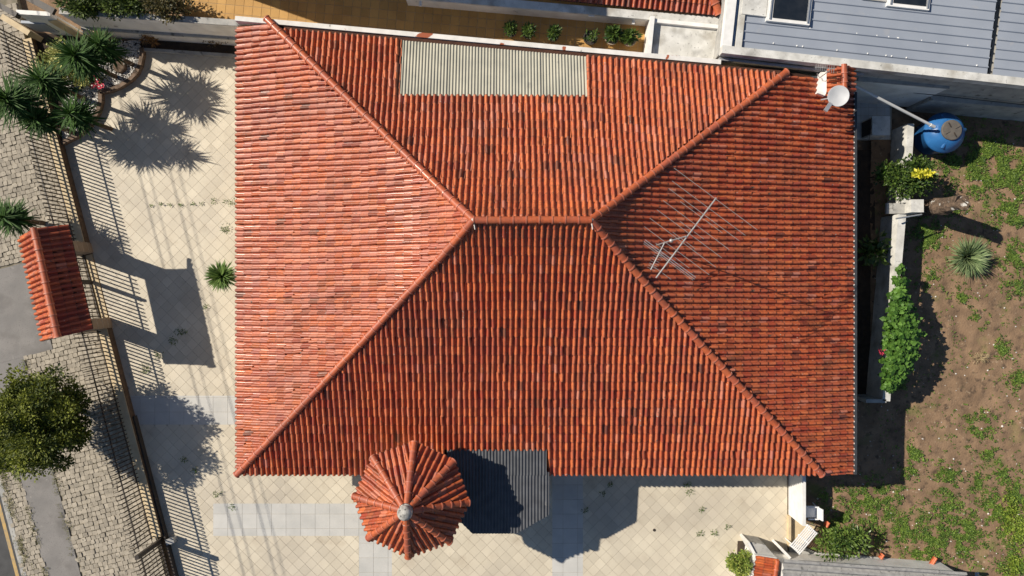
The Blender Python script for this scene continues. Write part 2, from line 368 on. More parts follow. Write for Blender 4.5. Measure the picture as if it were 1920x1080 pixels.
# ------------------------------------------------------------------ the house
house = thing('house', (0, 0, 0), 'large house under a four sided orange clay tile roof with hips', 'house')
b = MB()
for (p, q) in (((hx0, hy0), (11.0, hy0)), ((11.0, hy0), (11.0, 7.5)), ((-9.2, 9.7), (hx0, hy0))): MB().wall(p, q, .2, 0, 2.95).build('wall', CREAM, house)
MB().wall((-9.2, 9.72), (11.0, 7.72), .2, 0, 2.95).build('wall', CREAM, house)
b = MB(); NX = 60                                    # boarding under the tiles
def zroof(x, y):
    tl, tr = (AL.x - x) / TL, (x - AR.x) / TR_
    tf, tb = (YR - y) / TF, (y - YR) / (yb(x) - YR)
    return Zt(max(tl, tr, tf, tb, 0))
DP = -.075
def strip(poly_pts): b.add(poly_pts, [list(range(len(poly_pts)))])
def grid(fn, n, mm):
    g = [[fn(i / n, j / mm) for j in range(mm + 1)] for i in range(n + 1)]; k = len(b.v)
    for r_ in g:
        for p in r_: b.v.append(tuple(p)); b.t.append((.5, 0, 0))
    for i in range(n):
        for j in range(mm): b.f.append([k + i * (mm + 1) + j, k + (i + 1) * (mm + 1) + j, k + (i + 1) * (mm + 1) + j + 1, k + i * (mm + 1) + j + 1]); b.sm.append(False)
def dp(x, y, t): return (x, y, Zt(t) + DP)
ND = (W(838, 0, HE).x, W(1025, 0, HE).x, W(0, 843, 3.3).y)                  # front notch for the canopy
PN = (W(752, 0, 3.9).x, W(1104, 0, 3.9).x, W(0, 181, 3.95).y)               # opening for the rear panel
def front_pt(s, t): x = AL.x + (AR.x - AL.x) * s + ((CFL.x - AL.x) * (1 - s) + (CFR.x - AR.x) * s) * t; return x
def gfront(s, t): return dp(front_pt(s, t), YR - TF * t, t)
grid(lambda s, t: gfront(s, t * (1 - .085 * (ND[0] - .1 < front_pt(s, .95) < ND[1] + .1))), 60, 14)
grid(lambda s, t: dp(AL.x - TL * t, (YR - TF * t) + s * (min((YR + (CBL.y - YR) * t), ywall(AL.x - TL * t) - .1) - (YR - TF * t)), t), 8, 16)
grid(lambda s, t: dp(AR.x + TR_ * t, max(YR - TF * t, CFR.y) + s * (min((YR + (CBR.y - YR) * t), ywall(AR.x + TR_ * t) - .1) - max(YR - TF * t, CFR.y)), t), 8, 16) if False else None
def gright(s, t):
    t = t * 1.15; x = AR.x + TR_ * t; y0 = max(YR - TF * t, CFR.y); y1 = min(YR + (CBR.y - YR) * t, ywall(x) - .1); return dp(x, y0 + s * (y1 - y0), t)
grid(gright, 8, 18)
def gback(s, q):
    x0, x1 = AL.x - TL * .86 * 1, AR.x + TR_ * .82
    x = x0 + (x1 - x0) * s; t0 = max((AL.x - x) / TL, (x - AR.x) / TR_, 0); t1 = (ywall(x) - .1 - YR) / (yb(x) - YR); t = t0 + (max(t1, t0) - t0) * q
    return dp(x, YR + (yb(x) - YR) * t, t)
grid(gback, 60, 14)
roof = b.build('roof', DECK, house)
TFD = TileField(); PW = .203  # per-slope hues below mix clay tone with lighting put into the colour
def prio(x, y): return lambda d: abs(x - .7) * .6 + d * .5
# front
x = CFL.x + .06
while x < CFR.x:
    t0 = max((AL.x - x) / TL, (x - AR.x) / TR_, 0); d1 = TF + .03
    if ND[0] - .02 < x < ND[1]: d1 = YR - ND[2]
    w = ru(-.010, .010)
    run_column(TFD, lambda d: Vector((x + .018 * math.sin(d * .7 + x * .6) + w, YR - d, Zt(d / TF))), (1, 0, 0), max(t0 * TF - .07, .0), d1, hue=.56, dark=.045, key=prio(x, 0))
    x += PW
# back
x = CBL.x + .5
while x < CBR.x - .2:
    t0 = max((AL.x - x) / TL, (x - AR.x) / TR_, 0); T = yb(x) - YR; d1 = ywall(x) - .24 - YR
    if PN[0] < x < PN[1]: d1 = PN[2] - YR
    if d1 > t0 * T + .1: run_column(TFD, lambda d: Vector((x + .02 * math.sin(d * .8 + x * .5), YR + d, Zt(d / T))), (1, 0, 0), max(t0 * T - .07, .0), d1, hue=.75, dark=.07, pale=.12, key=lambda d: 50)
    x += PW
# left
y = CFL.y + .1
while y < ywall(CBL.x) - .12:
    t0 = (YR - y) / TF if y <= YR else (y - YR) / (CBL.y - YR)
    run_column(TFD, lambda d: Vector((AL.x - d, y + .02 * math.sin(d * .7 + y * .5), Zt(d / TL))), (0, 1, 0), max(t0 * TL - .07, .0), TL + .04, hue=.60, dark=.035, pale=.62, key=lambda d: 60)  # pale share mixes faded clay with pink sheen put into the tint
    y += PW
# right, carried past the hip corner
y = CFR.y + .04
while y < ywall(XRIGHT) + .4:
    t0 = (YR - y) / TF if y <= YR else (y - YR) / (CBR.y - YR); d1 = XRIGHT - AR.x
    if y > ywall(XRIGHT) - .25: d1 = min(d1, (WALL_A.x + (y + .25 - WALL_A.y) / ((WALL_B.y - WALL_A.y) / (WALL_B.x - WALL_A.x))) - AR.x)
    if d1 > t0 * TR_ + .1: run_column(TFD, lambda d: Vector((AR.x + d, y + .02 * math.sin(d * .7 + y * .5), Zt(d / TR_))), (0, 1, 0), max(t0 * TR_ - .07, .0), d1, hue=.46, dark=.06, pale=.06, key=lambda d: 70)
    y += PW
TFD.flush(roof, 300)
def hip(ap, corner, t1, T=None):
    pts = []
    for k in range(13):
        t = t1 * (1 - k / 12); pts.append(Vector((ap.x + (corner.x - ap.x) * t, YR + (corner.y - YR) * t, Zt(t) + .045)))
    return pts
ridge_line(roof, hip(AL, CFL, 1.0)); ridge_line(roof, hip(AR, CFR, 1.0)); ridge_line(roof, hip(AL, CBL, .865)); ridge_line(roof, hip(AR, CBR, .835))
ridge_line(roof, [Vector((AL.x, YR, HR + .05)), Vector((AR.x, YR, HR + .05))], .40, .035)
for p in (AL, AR):
    m_ = MB(); m_.lathe((p.x, YR, HR + .06), [(.13, -.02), (.11, .05), (.06, .09), (.02, .10)], 9); m_.tube((p.x, YR, HR + .1), (p.x + .05, YR - .30, HR + .06), .03, .02, 5); m_.build('mortar', MORTAR, roof)
# rear wall, gutter and fibre panel belong to the house
m_ = MB(); m_.wall((CFL.x + .05, ywall(CFL.x)), W(1352, 116, 3.45), .17, 0, 3.45); m_.build('rear_parapet', PEEL, house)
MB().wall((CBL.x + 1.6, ywall(CBL.x + 1.6) - .16), (XRIGHT - 1.0, ywall(XRIGHT - 1.0) - .16), .13, 3.05, 3.12).build('gutter', GUT, house)
def corrugated(x0, x1, pitch, amp, low, high, zf, seg=6):
    """sheet whose waves run along y from low(x) to high(x)"""
    m2 = MB(); n = int((x1 - x0) / pitch * seg); k = 10; V = []
    m2.smooth = True
    for i in range(n + 1):
        x = x0 + (x1 - x0) * i / n; c = amp * math.sin(6.2832 * i / seg); a_, b_ = low(x), high(x)
        for j in range(k + 1):
            y = a_ + (b_ - a_) * j / k; V.append((x, y, zf(x, y) + c))
    m2.add(V, [(i * (k + 1) + j, (i + 1) * (k + 1) + j, (i + 1) * (k + 1) + j + 1, i * (k + 1) + j + 1) for i in range(n) for j in range(k)])
    return m2
for i in range(4):
    xa = PN[0] + (PN[1] - PN[0]) * i / 4; xb_ = PN[0] + (PN[1] - PN[0]) * (i + 1) / 4 - .004
    corrugated(xa, xb_, .112, .022, lambda x: PN[2] - .04, lambda x: ywall(x) - .26, lambda x, y: zroof(x, y) - .02 + .004 * i).build('roof_panel', FIBRE, house)
MB().box((XRIGHT + .035, (CFR.y + 7.2) / 2, 2.80), (.09, 14.2, .12)).build('gutter', GUT, house)
for k in range(70): pass
m_ = MB()
y = CFR.y + .06
while y < 7.3: m_.box((XRIGHT - .03, y, 2.85), (.03, .05, .05)); y += PW
m_.build('eave_mortar', MORTAR, house)

# ------------------------------------------------------------------ octagonal turret with its own roof
RC = W(771.6, 935.5, 4.7); RAD = 1.97
gz = thing('octagonal_turret', (RC.x, RC.y, 0), 'eight sided turret with pointed clay tile roof and round stone finial', 'turret')
ang = [math.radians(87 - 45 * k) for k in range(8)]
ZR, ZA = 4.7, 6.0
MB().prism([(RC.x + 1.55 * math.cos(a), RC.y + 1.55 * math.sin(a)) for a in ang][::-1], 0, 4.72).build('wall', CREAM, gz)
apx = Vector((RC.x, RC.y, ZA)); b = MB(); rim = [Vector((RC.x + RAD * math.cos(a), RC.y + RAD * math.sin(a), ZR)) for a in ang]
for k in range(8): b.add([rim[k] - Vector((0, 0, .04)), rim[(k + 1) % 8] - Vector((0, 0, .04)), apx - Vector((0, 0, .04))], [(0, 1, 2)])
groof = b.build('roof', DECK, gz); gf = TileField()
for k in range(8):
    p, q = rim[k], rim[(k + 1) % 8]; mid = (p + q) / 2; si = (q - p); wd = si.length; si.normalize(); dn = mid - apx; H = dn.length; dn.normalize()
    n = 7
    for i in range(n):
        o = (i + .5) / n - .5; d0 = abs(o) * 2 * H
        run_column(gf, lambda d: apx + dn * d + si * (o * wd), si, max(d0 * .97, .2), H + .03, L=.34, hue=.55, dark=.05)
gf.flush(groof, 400)
for k in range(8): ridge_line(groof, [rim[k] + Vector((0, 0, .05)), apx + (rim[k] - apx) * .1 + Vector((0, 0, .03))], .33, .03, .92)
m_ = MB(); m_.smooth = True; m_.lathe((RC.x, RC.y, ZA - .02), [(.20, -.10), (.23, 0), (.24, .03), (.16, .06), (.20, .12), (.245, .20), (.25, .27), (.22, .36), (.14, .42), (.03, .45)], 20); m_.build('finial', mat('mossy_stone', (.50, .48, .44), (.26, .25, .23), scale=6, rough=.95, bump=.5, spots=[((.10, .10, .095), 9, .52, .66)]), gz)
# porch canopy beside the turret
CX = [W(v, 0, 3.45).x for v in (838, 860, 885, 968, 1030)]; YT = ND[2] + .03; Y0, Y1 = W(0, 1003, 3.35).y, W(0, 968, 3.4).y
cz = thing('porch_canopy', (CX[2], YT, 0), 'dark corrugated porch canopy with cut corners between turret and tiles', 'canopy')
def low(x): return Y1 + (Y0 - Y1) * min(1, max(0, (CX[4] - x) / (CX[4] - CX[3]))) if x > CX[2] else Y0 + (.5 * (CX[2] - x) / .5)
YM = W(0, 889, 3.45).y
czf = lambda x, y: 3.22 + .12 * (y - Y0) / (YM - Y0)
corrugated(CX[0], CX[4], .116, .020, low, lambda x: YM + .04, czf).build('lower_sheet', DARKSHEET, cz)
corrugated(CX[0], CX[4] - .1, .116, .020, lambda x: YM - .06, lambda x: YT, lambda x, y: czf(x, y) + .022).build('upper_sheet', DARKSHEET, cz)
for (x, y) in ((CX[3] + .05, Y0 + .12), (CX[4] - .12, Y1 + .05), (CX[4] - .12, YM)): MB().box((x, y, 1.59), (.1, .1, 3.16)).build('post', CLEANWHITE, cz)
MB().box(((CX[3] + CX[2]) / 2, Y0 + .14, 3.13), (CX[3] - CX[2] + .2, .06, .1)).build('beam', IRON, cz)

# ------------------------------------------------------------------ street fence, gates, tiled gate roof
def bars(parent, a0, a1, z0, z1, b0, pitch=.163, bend=0.0, lean=0.0):
    bm_ = MB(); bm_.box((0, 0, .5), (.038, .038, 1)); ms = bm_.mesh('bar'); ms.materials.append(IRON); n = int((a1 - a0) / pitch)
    tp = None
    if bend: tb = MB(); tb.path([(0, 0, 0), (-.04, 0, .05), (-.11, 0, .07), (-.15, 0, .03)], .014, 5); tp = tb.mesh('bar_tip'); tp.materials.append(IRON)
    for i in range(n + 1):
        p = F(a0 + (a1 - a0) * i / n, b0); o = inst('bar', ms, frame((p.x, p.y, z0), (FN.x, FN.y, 0), (-FE.x, -FE.y, 0), (-FN.x * lean, -FN.y * lean, z1 - z0)), parent)
        if tp: q = inst('bar_tip', tp, frame((0, 0, 1), (1, 0, 0), (0, 1, 0), (0, 0, 1 / (z1 - z0))), o)
def rail(parent, a0, a1, b0, z, s=.04): MB().wall(F(a0, b0), F(a1, b0), s, z, z + s).build('rail', IRON, parent)
GA0, GA1 = 9.32, 12.0                                     # gate between the two pillars
def fence(a0, a1, label, bend=0, z1=1.85):
    c = F(a0, -.2); f = thing('railing', (c.x, c.y, 0), label, 'fence')
    MB().prism([F(a0, 0), F(a0, -.40), F(a1, -.40), F(a1, 0)], -.25, .36).build('plinth', CREAM, f)
    MB().prism([F(a0, .024), F(a0, .003), F(a1, .003), F(a1, .024)], -.02, .335).build('plinth_face_shade', BROWN, f)  # dark brown slab paints the shade of the plinth's inner face
    bars(f, a0 + .08, a1 - .08, .36, z1, -.30, bend=bend); rail(f, a0, a1, -.30, .50); rail(f, a0, a1, -.30, 1.52)
    return f
fence(.25, GA0 - .45, 'dark iron railing on a cream plinth beside the garden bed')
fence(GA1 + .45, 21.2, 'dark iron railing with curled tips on a cream plinth beside the street tree', bend=1)
gate = thing('entrance_gate', F(GA0, -.3), 'dark barred double gate under the small tiled roof', 'gate')
for (a0, a1) in ((GA0 - .05, GA0 + 1.05), (GA0 + 1.2, GA1 + .05)):
    bars(gate, a0, a1, .08, 1.75, -.30); rail(gate, a0, a1, -.30, .12); rail(gate, a0, a1, -.30, 1.5)
MB().box(F(GA0 + 1.12, -.3, .95), (.09, .09, 1.9), math.atan2(FE.y, FE.x)).build('post', IRON, gate)
MB().prism([F(GA0, -.02), F(GA0, -.28), F(GA1, -.28), F(GA1, -.02)], -.1, .03).build('threshold', CREAM, gate)
gp = thing('gate_roof', F((GA0 + GA1) / 2, -.3), 'small gabled clay tile roof on two pillars above the street gate', 'gate roof')
for a in (GA0 - .25, GA1 + .25):
    pl = MB().box(F(a, -.25, 1.35), (.42, .62, 2.7), math.atan2(FE.y, FE.x)).build('pillar', TANTILE, gp)
    for k in range(7): MB().box(F(a, -.25, .3 + .36 * k), (.434, .634, .016), math.atan2(FE.y, FE.x)).build('joint', GROUT, pl)
r0, r1 = W(66, 428, 3.42), W(111, 632, 3.42); eR0, eR1 = W(128, 421, 2.75), W(174, 616, 2.75); eL0, eL1 = W(36, 445, 2.75), W(80, 640, 2.75)
b = MB(); dz = Vector((0, 0, .04)); b.add([r0 - dz, r1 - dz, eR1 - dz, eR0 - dz, eL1 - dz, eL0 - dz], [(0, 1, 2, 3), (0, 5, 4, 1)]); dk = b.build('deck', DECK, gp); gf = TileField()
for (e0, e1, hu) in ((eR0, eR1, .35), (eL0, eL1, .62)):  # shaded slope redder, lit slope more orange: light put into tile hue
    n = 20
    for i in range(n):
        s = (i + .5) / n; top = r0 + (r1 - r0) * s; lo_ = e0 + (e1 - e0) * s; H = (lo_ - top).length; d_ = (lo_ - top).normalized()
        run_column(gf, lambda d: top + d_ * d, (r1 - r0), .03, H, L=.34, hue=hu, dark=.03)
gf.flush(dk, 400); ridge_line(gp, [r1 + Vector((0, 0, .04)), r0 + Vector((0, 0, .04))], .40, .04, 1.1)
# driveway gate further along
sg = thing('sliding_gate', F(21.5, -.2), 'dark barred sliding driveway gate past the railing', 'gate')
bars(sg, 21.6, 26, .1, 1.9, -.22, pitch=.15, bend=1); rail(sg, 21.5, 26, -.22, .1, .06); rail(sg, 21.5, 26, -.22, 1.62, .05)
MB().box(F(21.42, -.2, .98), (.16, .16, 1.96), math.atan2(FE.y, FE.x)).build('post', IRON, sg)
MB().prism([F(16.2, .10), F(16.2, .045), F(26, .045), F(26, .10)], 0.01, .26).build('track', IRON, sg)
gm = thing('gate_motor', F(21.5, .22), 'small grey gate motor box at the end of the railing', 'motor')
MB().box(F(21.5, .28, .16), (.2, .3, .3), math.atan2(FE.y, FE.x)).build('housing', STEEL, gm); MB().box(F(21.5, .28, .335), (.23, .33, .04), math.atan2(FE.y, FE.x)).build('cover', ALU, gm)

# ------------------------------------------------------------------ side wall and neighbours to the rear
bw = thing('boundary_wall', W(290, 75), 'tall white plaster wall with a ledge beside the planting strip', 'wall')
wa, wb = W(112, 21, 2.45), W(446, 44, 2.45)
MB().wall(wa, (wb.x + .1, wb.y), .18, -.2, 2.45).build('wall', WHITE, bw); MB().wall(wa, (wb.x + .1, wb.y), .23, 2.45, 2.50).build('coping', CONC, bw)
MB().wall((wa.x, wa.y - .14), (wb.x + .1, wb.y - .14), .12, 1.05, 1.14).build('ledge', CONC, bw)
for k in range(4): MB().box(((wa.x + .3 + k * .001), wa.y - .3 - .2 * k, .55 - .1 * k), (.5, .2, 1.1 - .2 * k)).build('buttress', CREAM, bw)
cn = thing('corner_enclosure', W(60, 45), 'white meter enclosure with dark beams at the street corner', 'enclosure')
ca, cb_ = W(30, 22, 2.3), W(94, 26, 2.3)
MB().wall(ca, cb_, .16, 0, 2.3).build('wall', WHITE, cn); MB().wall(W(94, 26, 2.3), W(112, 50, 1.2), .14, 0, 1.9).build('wall', CREAM, cn)
MB().box(W(76, 50, 1.0), (.95, .10, .9), -.06).build('meter_panel', SHEET, cn)
MB().wall(W(-8, 6, 2.35), W(30, 28, 2.35), .20, 2.1, 2.35).build('beam', IRON, cn); MB().wall(W(50, -6, 2.6), W(100, 21, 2.6), .24, 2.45, 2.6).build('beam', IRON, cn); MB().wall(W(2, 30, .9), W(54, 62, .9), .22, 0, .9).build('low_wall', CREAM, cn)
TZ = 2.0
terr = sheet('terrace', [(-12.6, 10.33), (-10.3, 10.20), (-10.2, ywall(-10.2) + .1), (5.32, ywall(5.32) + .1), (5.5, 12.3), (-12.6, 12.3)], TZ - .01, GROUT, TZ)
ta = -math.radians(5.2)
lay_tiles(terr, [[(-12.55, 10.34), (-10.1, 10.22), (-10.1, 12.2), (-12.55, 12.2)], [(-10.1, ywall(-10.1) + .12), (5.3, ywall(5.3) + .12), (5.45, 12.2), (-10.1, 12.2)]], .345, ta, .012, TZ - .008, .009, TERRA, 290)
nb = thing('neighbour_house', W(1100, 0, 2.7), 'neighbouring house edge with stained white parapet and old clay tiles', 'house')
pa, pb = W(760, -10, 2.75), W(1352, 42, 2.75)
MB().wall(pa, pb, .20, TZ - .3, 2.72).build('wall', WHITE, nb); MB().wall(pa, pb, .30, 2.72, 2.80).build('parapet', STAINED, nb)
MB().box(W(1056, 20, 2.45), (.95, .08, .30), -.09).build('window', BROWN, nb); MB().box(W(1109, 28, 2.7), (.22, .14, .10), -.09).build('vent_box', CLEANWHITE, nb)
for px_, py_ in ((1188, 37), (789, 3)): MB().box(W(px_, py_, 2.5), (.10, .35, .08), -.09).build('spout', CLEANWHITE, nb)
MB().prism([(-12.65, 12.0), (-2.5, 12.0), (-2.5, 19), (-12.65, 19)], 0, 8.0).build('upper_storey', WHITE, nb)
q0, q1 = W(1000, -4, 2.85), W(1350, 30, 2.85); un = Vector((-(q1 - q0).y, (q1 - q0).x, 0)).normalized(); L_ = (q1 - q0).length; e_ = (q1 - q0).normalized(); gf = TileField()
b = MB(); b.add([q0 + Vector((0, 0, -.04)), q1 + Vector((0, 0, -.04)), q1 + un * 2.4 + Vector((0, 0, .7)), q0 + un * 2.4 + Vector((0, 0, .7))], [(0, 1, 2, 3)]); nroof = b.build('roof', DECK, nb)
for i in range(int(L_ / .2)):
    o = q0 + e_ * (i * .2 + .1); hm = max(.2, min(2.3, (L_ - i * .2 - .1) * 1.5))
    run_column(gf, lambda d: o + un * (hm - d) + Vector((0, 0, .31 * (hm - d))), e_, 0, hm, hue=.35, dark=.22, pale=.14)
gf.flush(nroof, 290); ridge_line(nroof, [q1 + Vector((-.05, .06, .06)), q1 - e_ * 1.5 + un * 2.3 + Vector((0, 0, .80))], .4, .02, 1.2)
sl = thing('concrete_slab_roof', W(1280, 72, 2.6), 'flat stained concrete slab roof with white rim next to grey sheeting', 'roof')
sp = [W(1214, 112, 2.75), W(1342, 116, 2.75), W(1348, 46, 2.75), W(1222, 34, 2.75)]
MB().prism(sp, 0, 2.7).build('slab', STAINED, sl); MB().wall(sp[0], sp[3], .16, 0, 2.95).build('rim', CLEANWHITE, sl); MB().wall(sp[3] + Vector((.1, -.12, 0)), sp[2] + Vector((0, -.12, 0)), .14, 2.6, 2.85).build('rim', WHITE, sl)
MB().wall(sp[0] + Vector((.10, .05, 0)), sp[3] + Vector((.10, -.05, 0)), .05, 2.7, 2.76).build('blue_strip', NAVY, sl)
# grey sheet-metal building
GZ = 3.8
g0, g1 = W(1372, 98, GZ), W(1960, 162, GZ); ge = (g1 - g0).normalized(); gn = Vector((-ge.y, ge.x, 0)); rz = math.atan2(ge.y, ge.x)
gb = thing('sheet_roofed_building', g0, 'neighbouring building with ribbed blue grey metal roof and white parapets', 'building')
def G(a, c, z=GZ): p = g0 + ge * a + gn * c; return Vector((p.x, p.y, z))
MB().prism([G(-.35, 0), G(14, 0), G(14, 8), G(-.35, 8)], -.3, GZ - .35).build('wall', CONC, gb)
MB().prism([G(-.35, -.06), G(14, -.06), G(14, .22), G(-.35, .22)], GZ - .35, GZ).build('front_parapet', STAINED, gb)
MB().prism([G(-.35, .225), G(-.02, .225), G(-.02, 8), G(-.35, 8)], GZ - .35, GZ - .02).build('side_parapet', CLEANWHITE, gb)
MB().prism([G(-.015, .225), G(.12, .225), G(.12, 8), G(-.015, 8)], GZ - .35, GZ - .16).build('valley_gutter', NAVY, gb)
MB().prism([G(.125, .225), G(.34, .225), G(.34, 8), G(.125, 8)], GZ - .35, GZ - .03).build('side_kerb', STAINED, gb)
MB().prism([G(-.3, -.16), G(5, -.16), G(5, -.065), G(-.3, -.065)], GZ - .62, GZ - .45).build('gutter', STEEL, gb)
MB().prism([G(5, -.08), G(14, -.08), G(14, -.065), G(5, -.065)], GZ - 2.0, GZ - 1.94).build('drip_line', GUT, gb)
def ribbed(a0, a1, c0, c1, z):
    m2 = MB(); P = .335; prof = [(0, 0), (.225, 0), (.25, .045), (.285, .045), (.31, 0)]; pts = []; c = c0
    while c < c1: pts += [(c + u, h) for u, h in prof]; c += P
    V = [tuple(G(a, u, z + h + .03 * (u - c0))) for u, h in pts for a in (a0, a1)]
    return m2.add(V, [(2 * i, 2 * i + 1, 2 * i + 3, 2 * i + 2) for i in range(len(pts) - 1)])
ribbed(.36, 9.25, .24, 7.5, GZ - .14).build('roof_sheet', SHEET, gb); ribbed(9.42, 13.9, .24, 7.5, GZ - .10).build('roof_sheet', SHEET, gb)
MB().prism([G(9.26, .23), G(9.41, .23), G(9.41, 7.5), G(9.26, 7.5)], GZ - .34, GZ - .30).build('gap', GUT, gb)
for (pxa, pya, pxb, pyb) in ((1436, 3, 1517, 48), (1662, -30, 1741, 20)):
    p = W(pxa, pyb - 6, GZ); q = W(pxb, pyb, GZ); a0 = (p - g0).dot(ge); a1 = (q - g0).dot(ge); c0 = (q - g0).dot(gn); c1 = c0 + 1.3
    fr = MB().prism([G(a0, c0), G(a1, c0), G(a1, c1), G(a0, c1)], GZ - .2, GZ + .04).build('skylight', CLEANWHITE, gb)
    MB().prism([G(a0 + .20, c0 + .12), G(a1 - .14, c0 + .12), G(a1 - .14, c1), G(a0 + .20, c1)], GZ + .044, GZ + .060).build('pane', GLASS, fr)
    for o in (.10, a1 - a0 - .1): MB().prism([G(a0 + o - .02, c0 + .06), G(a0 + o + .02, c0 + .06), G(a0 + o + .02, c1), G(a0 + o - .02, c1)], GZ + .042, GZ + .10).build('frame', STEEL, fr)
    MB().prism([G(a0 - .9, c0 + .16), G(a0 - .02, c0 + .16), G(a0 - .02, c1), G(a0 - .9, c1)], GZ - .1, GZ + .0).build('flashing', STAINED, gb)
for k in range(26):
    a = ru(.8, 9); c = random.choice((1, 3, 5, 8)) * .335 - .06; MB().lathe(G(a, c + .24, GZ - .09), [(.03, 0), (.028, .02), (.01, .03)], 7).build('bolt', CLEANWHITE, gb)

# ------------------------------------------------------------------ service yard to the east
sv = sheet('service_floor', [W(1598, 262), W(1672, 262), W(1672, 185), W(1598, 185)], .0, GROUT, .2)
lay_tiles(sv, [[W(1600, 262), W(1668, 262), W(1668, 188), W(1600, 188)]], .33, 0, .012, .001, .008, mat('white_floor_tile', (.60, .60, .58), (.5, .5, .49), scale=2, rough=.5, tint=.05), 60)
rw = thing('rear_side_wall', W(1670, 170), 'white wall with stepped end behind the overflow pipe', 'wall')
MB().wall((12.9, 7.85), (16.3, 7.55), .2, 0, 2.7).build('wall', WHITE, rw); MB().wall((12.9, 7.85), (16.3, 7.55), .26, 2.7, 2.76).build('coping', CONC, rw)
MB().wall((16.3, 7.4), (24, 6.75), .2, -.2, 1.6).build('lower_wall', CONC, rw)
gw = thing('garden_wall', W(1665, 560), 'long low concrete wall lit white on top between passage and yard', 'wall')
w0, w1, w2 = W(1692, 402, 1.2), W(1690, 395, 1.2), W(1662, 752, 1.2)
MB().wall(w0, w2, .30, -.2, 1.2).build('wall', STAINED, gw)
MB().wall((w0.x + .35, w0.y), (w2.x + .2, w2.y + 2.5), .03, -.2, .9).build('dark_sheet', IRON, gw)
MB().wall(W(1708, 232, 1.1), W(1700, 380, 1.1), .26, -.2, 1.1).build('upper_wall', STAINED, gw)
MB().box(W(1700, 390, .65), (.5, .5, 1.5)).build('pier', STAINED, gw); MB().box(W(1682, 391, .9), (.9, .42, .12)).build('ledge', CONC, gw)
MB().tube(W(1680, 410, 1.6), W(1728, 402, 1.3), .03).build('rod', STEEL, gw); MB().wall((w2.x - .8, w2.y), (w2.x, w2.y), .14, -.2, 1.2).build('end_wall', CONC, gw)
MB().prism([(XRIGHT - 2, 5.7), (XRIGHT - 2, -4.7), (15.0, -4.7), (15.0, 5.7)][::-1], -.28, -.12).build('passage_floor', DARKSOIL, None, kind='structure')
# yard
nx, ny = 110, 190; V = []; m_ = MB(); X0, X1, Y_0, Y_1 = 11.2, 24.0, -14.5, 7.4
for i in range(nx + 1):
    for j in range(ny + 1):
        x, y = X0 + (X1 - X0) * i / nx, Y_0 + (Y_1 - Y_0) * j / ny
        V.append((x, y, -.10 + .10 * noise.noise((x * .5, y * .5, 3)) + .045 * noise.noise((x * 2.3, y * 2.3, 1)) + .03 * noise.noise((x * 6, y * 6, 7)) + .02 * noise.noise((x * 13, y * 13, 2))))
m_.smooth = True; m_.add(V, [(i * (ny + 1) + j, (i + 1) * (ny + 1) + j, (i + 1) * (ny + 1) + j + 1, i * (ny + 1) + j + 1) for i in range(nx) for j in range(ny) if not (V[i * (ny + 1) + j][0] < 14.75 and V[i * (ny + 1) + j][1] > -4.55)])
m_.build('yard', SOIL, None, kind='structure')
def zyard(x, y): return -.10 + .10 * noise.noise((x * .5, y * .5, 3)) + .045 * noise.noise((x * 2.3, y * 2.3, 1))
G_WEED = leaf_mat('weed_leaf', (.045, .095, .018), (.21, .31, .05))
blobs = [(1800, 305, 55), (1860, 285, 60), (1900, 330, 70), (1840, 340, 40), (1790, 380, 35), (1740, 430, 40), (1895, 400, 50), (1905, 480, 45), (1745, 450, 35), (1745, 525, 28), (1805, 555, 22), (1835, 600, 22), (1880, 655, 26), (1912, 710, 30), (1905, 540, 30), (1840, 800, 40), (1855, 850, 26), (1715, 850, 30), (1712, 885, 22), (1780, 890, 32), (1770, 915, 22), (1835, 905, 28), (1880, 890, 20), (1560, 930, 25), (1620, 935, 45), (1660, 930, 40), (1650, 970, 40), (1590, 975, 35), (1700, 990, 50), (1750, 1010, 55), (1800, 1020, 45), (1780, 960, 40), (1870, 960, 45), (1905, 930, 55), (1900, 1000, 50), (1910, 1060, 50), (1560, 1000, 30), (1820, 990, 40), (1640, 1010, 25), (1720, 1040, 30), (1690, 720, 20), (1785, 235, 20)]
wv = MB()
for (px, py, r) in blobs:
    for k in range(int(r * r * .17)):
        a, q = ru(0, 6.283), abs(random.gauss(0, .52)) * r; c = W(px + q * math.cos(a) * 1.15, py + q * math.sin(a))
        if noise.noise((c.x * 2.4, c.y * 2.4, 9)) < -.13: continue
        z = zyard(c.x, c.y); tn = ru(0, 1)
        for j in range(random.randrange(5, 10)):
            an = ru(0, 6.283); wv.tint = (min(1, max(0, tn + ru(-.25, .25))), 0, 0); L = ru(.03, .085); s0 = Vector((c.x + ru(-.06, .06), c.y + ru(-.06, .06), z + ru(.01, .08)))
            wv.leaf(s0, Vector((math.cos(an), math.sin(an), ru(-.1, .7))), Vector((0, 0, 1)), L, L * ru(.5, .9))
for k in range(3000):                                     # sparse sprigs over the whole yard
    x, y = ru(13.2, 22), ru(-12.4, 7); z = zyard(x, y)
    if x < 15 and y > -6.3 or noise.noise((x * .6, y * .6, 4)) < -.1: continue
    for j in range(4):
        an = ru(0, 6.283); wv.tint = (ru(.1, .9), 0, 0); L = ru(.03, .08); wv.leaf(Vector((x, y, z + ru(.01, .04))), Vector((math.cos(an), math.sin(an), ru(0, .8))), Vector((0, 0, 1)), L, L * .5)
wv.build('ground_weeds', G_WEED, None, label='patchy low green weeds spreading over the bare soil', category='weeds', kind='stuff') if False else props(wv.build('ground_weeds', G_WEED), 'patchy low green weeds spreading over the bare soil', 'weeds', None, 'stuff')
pb_ = MB()
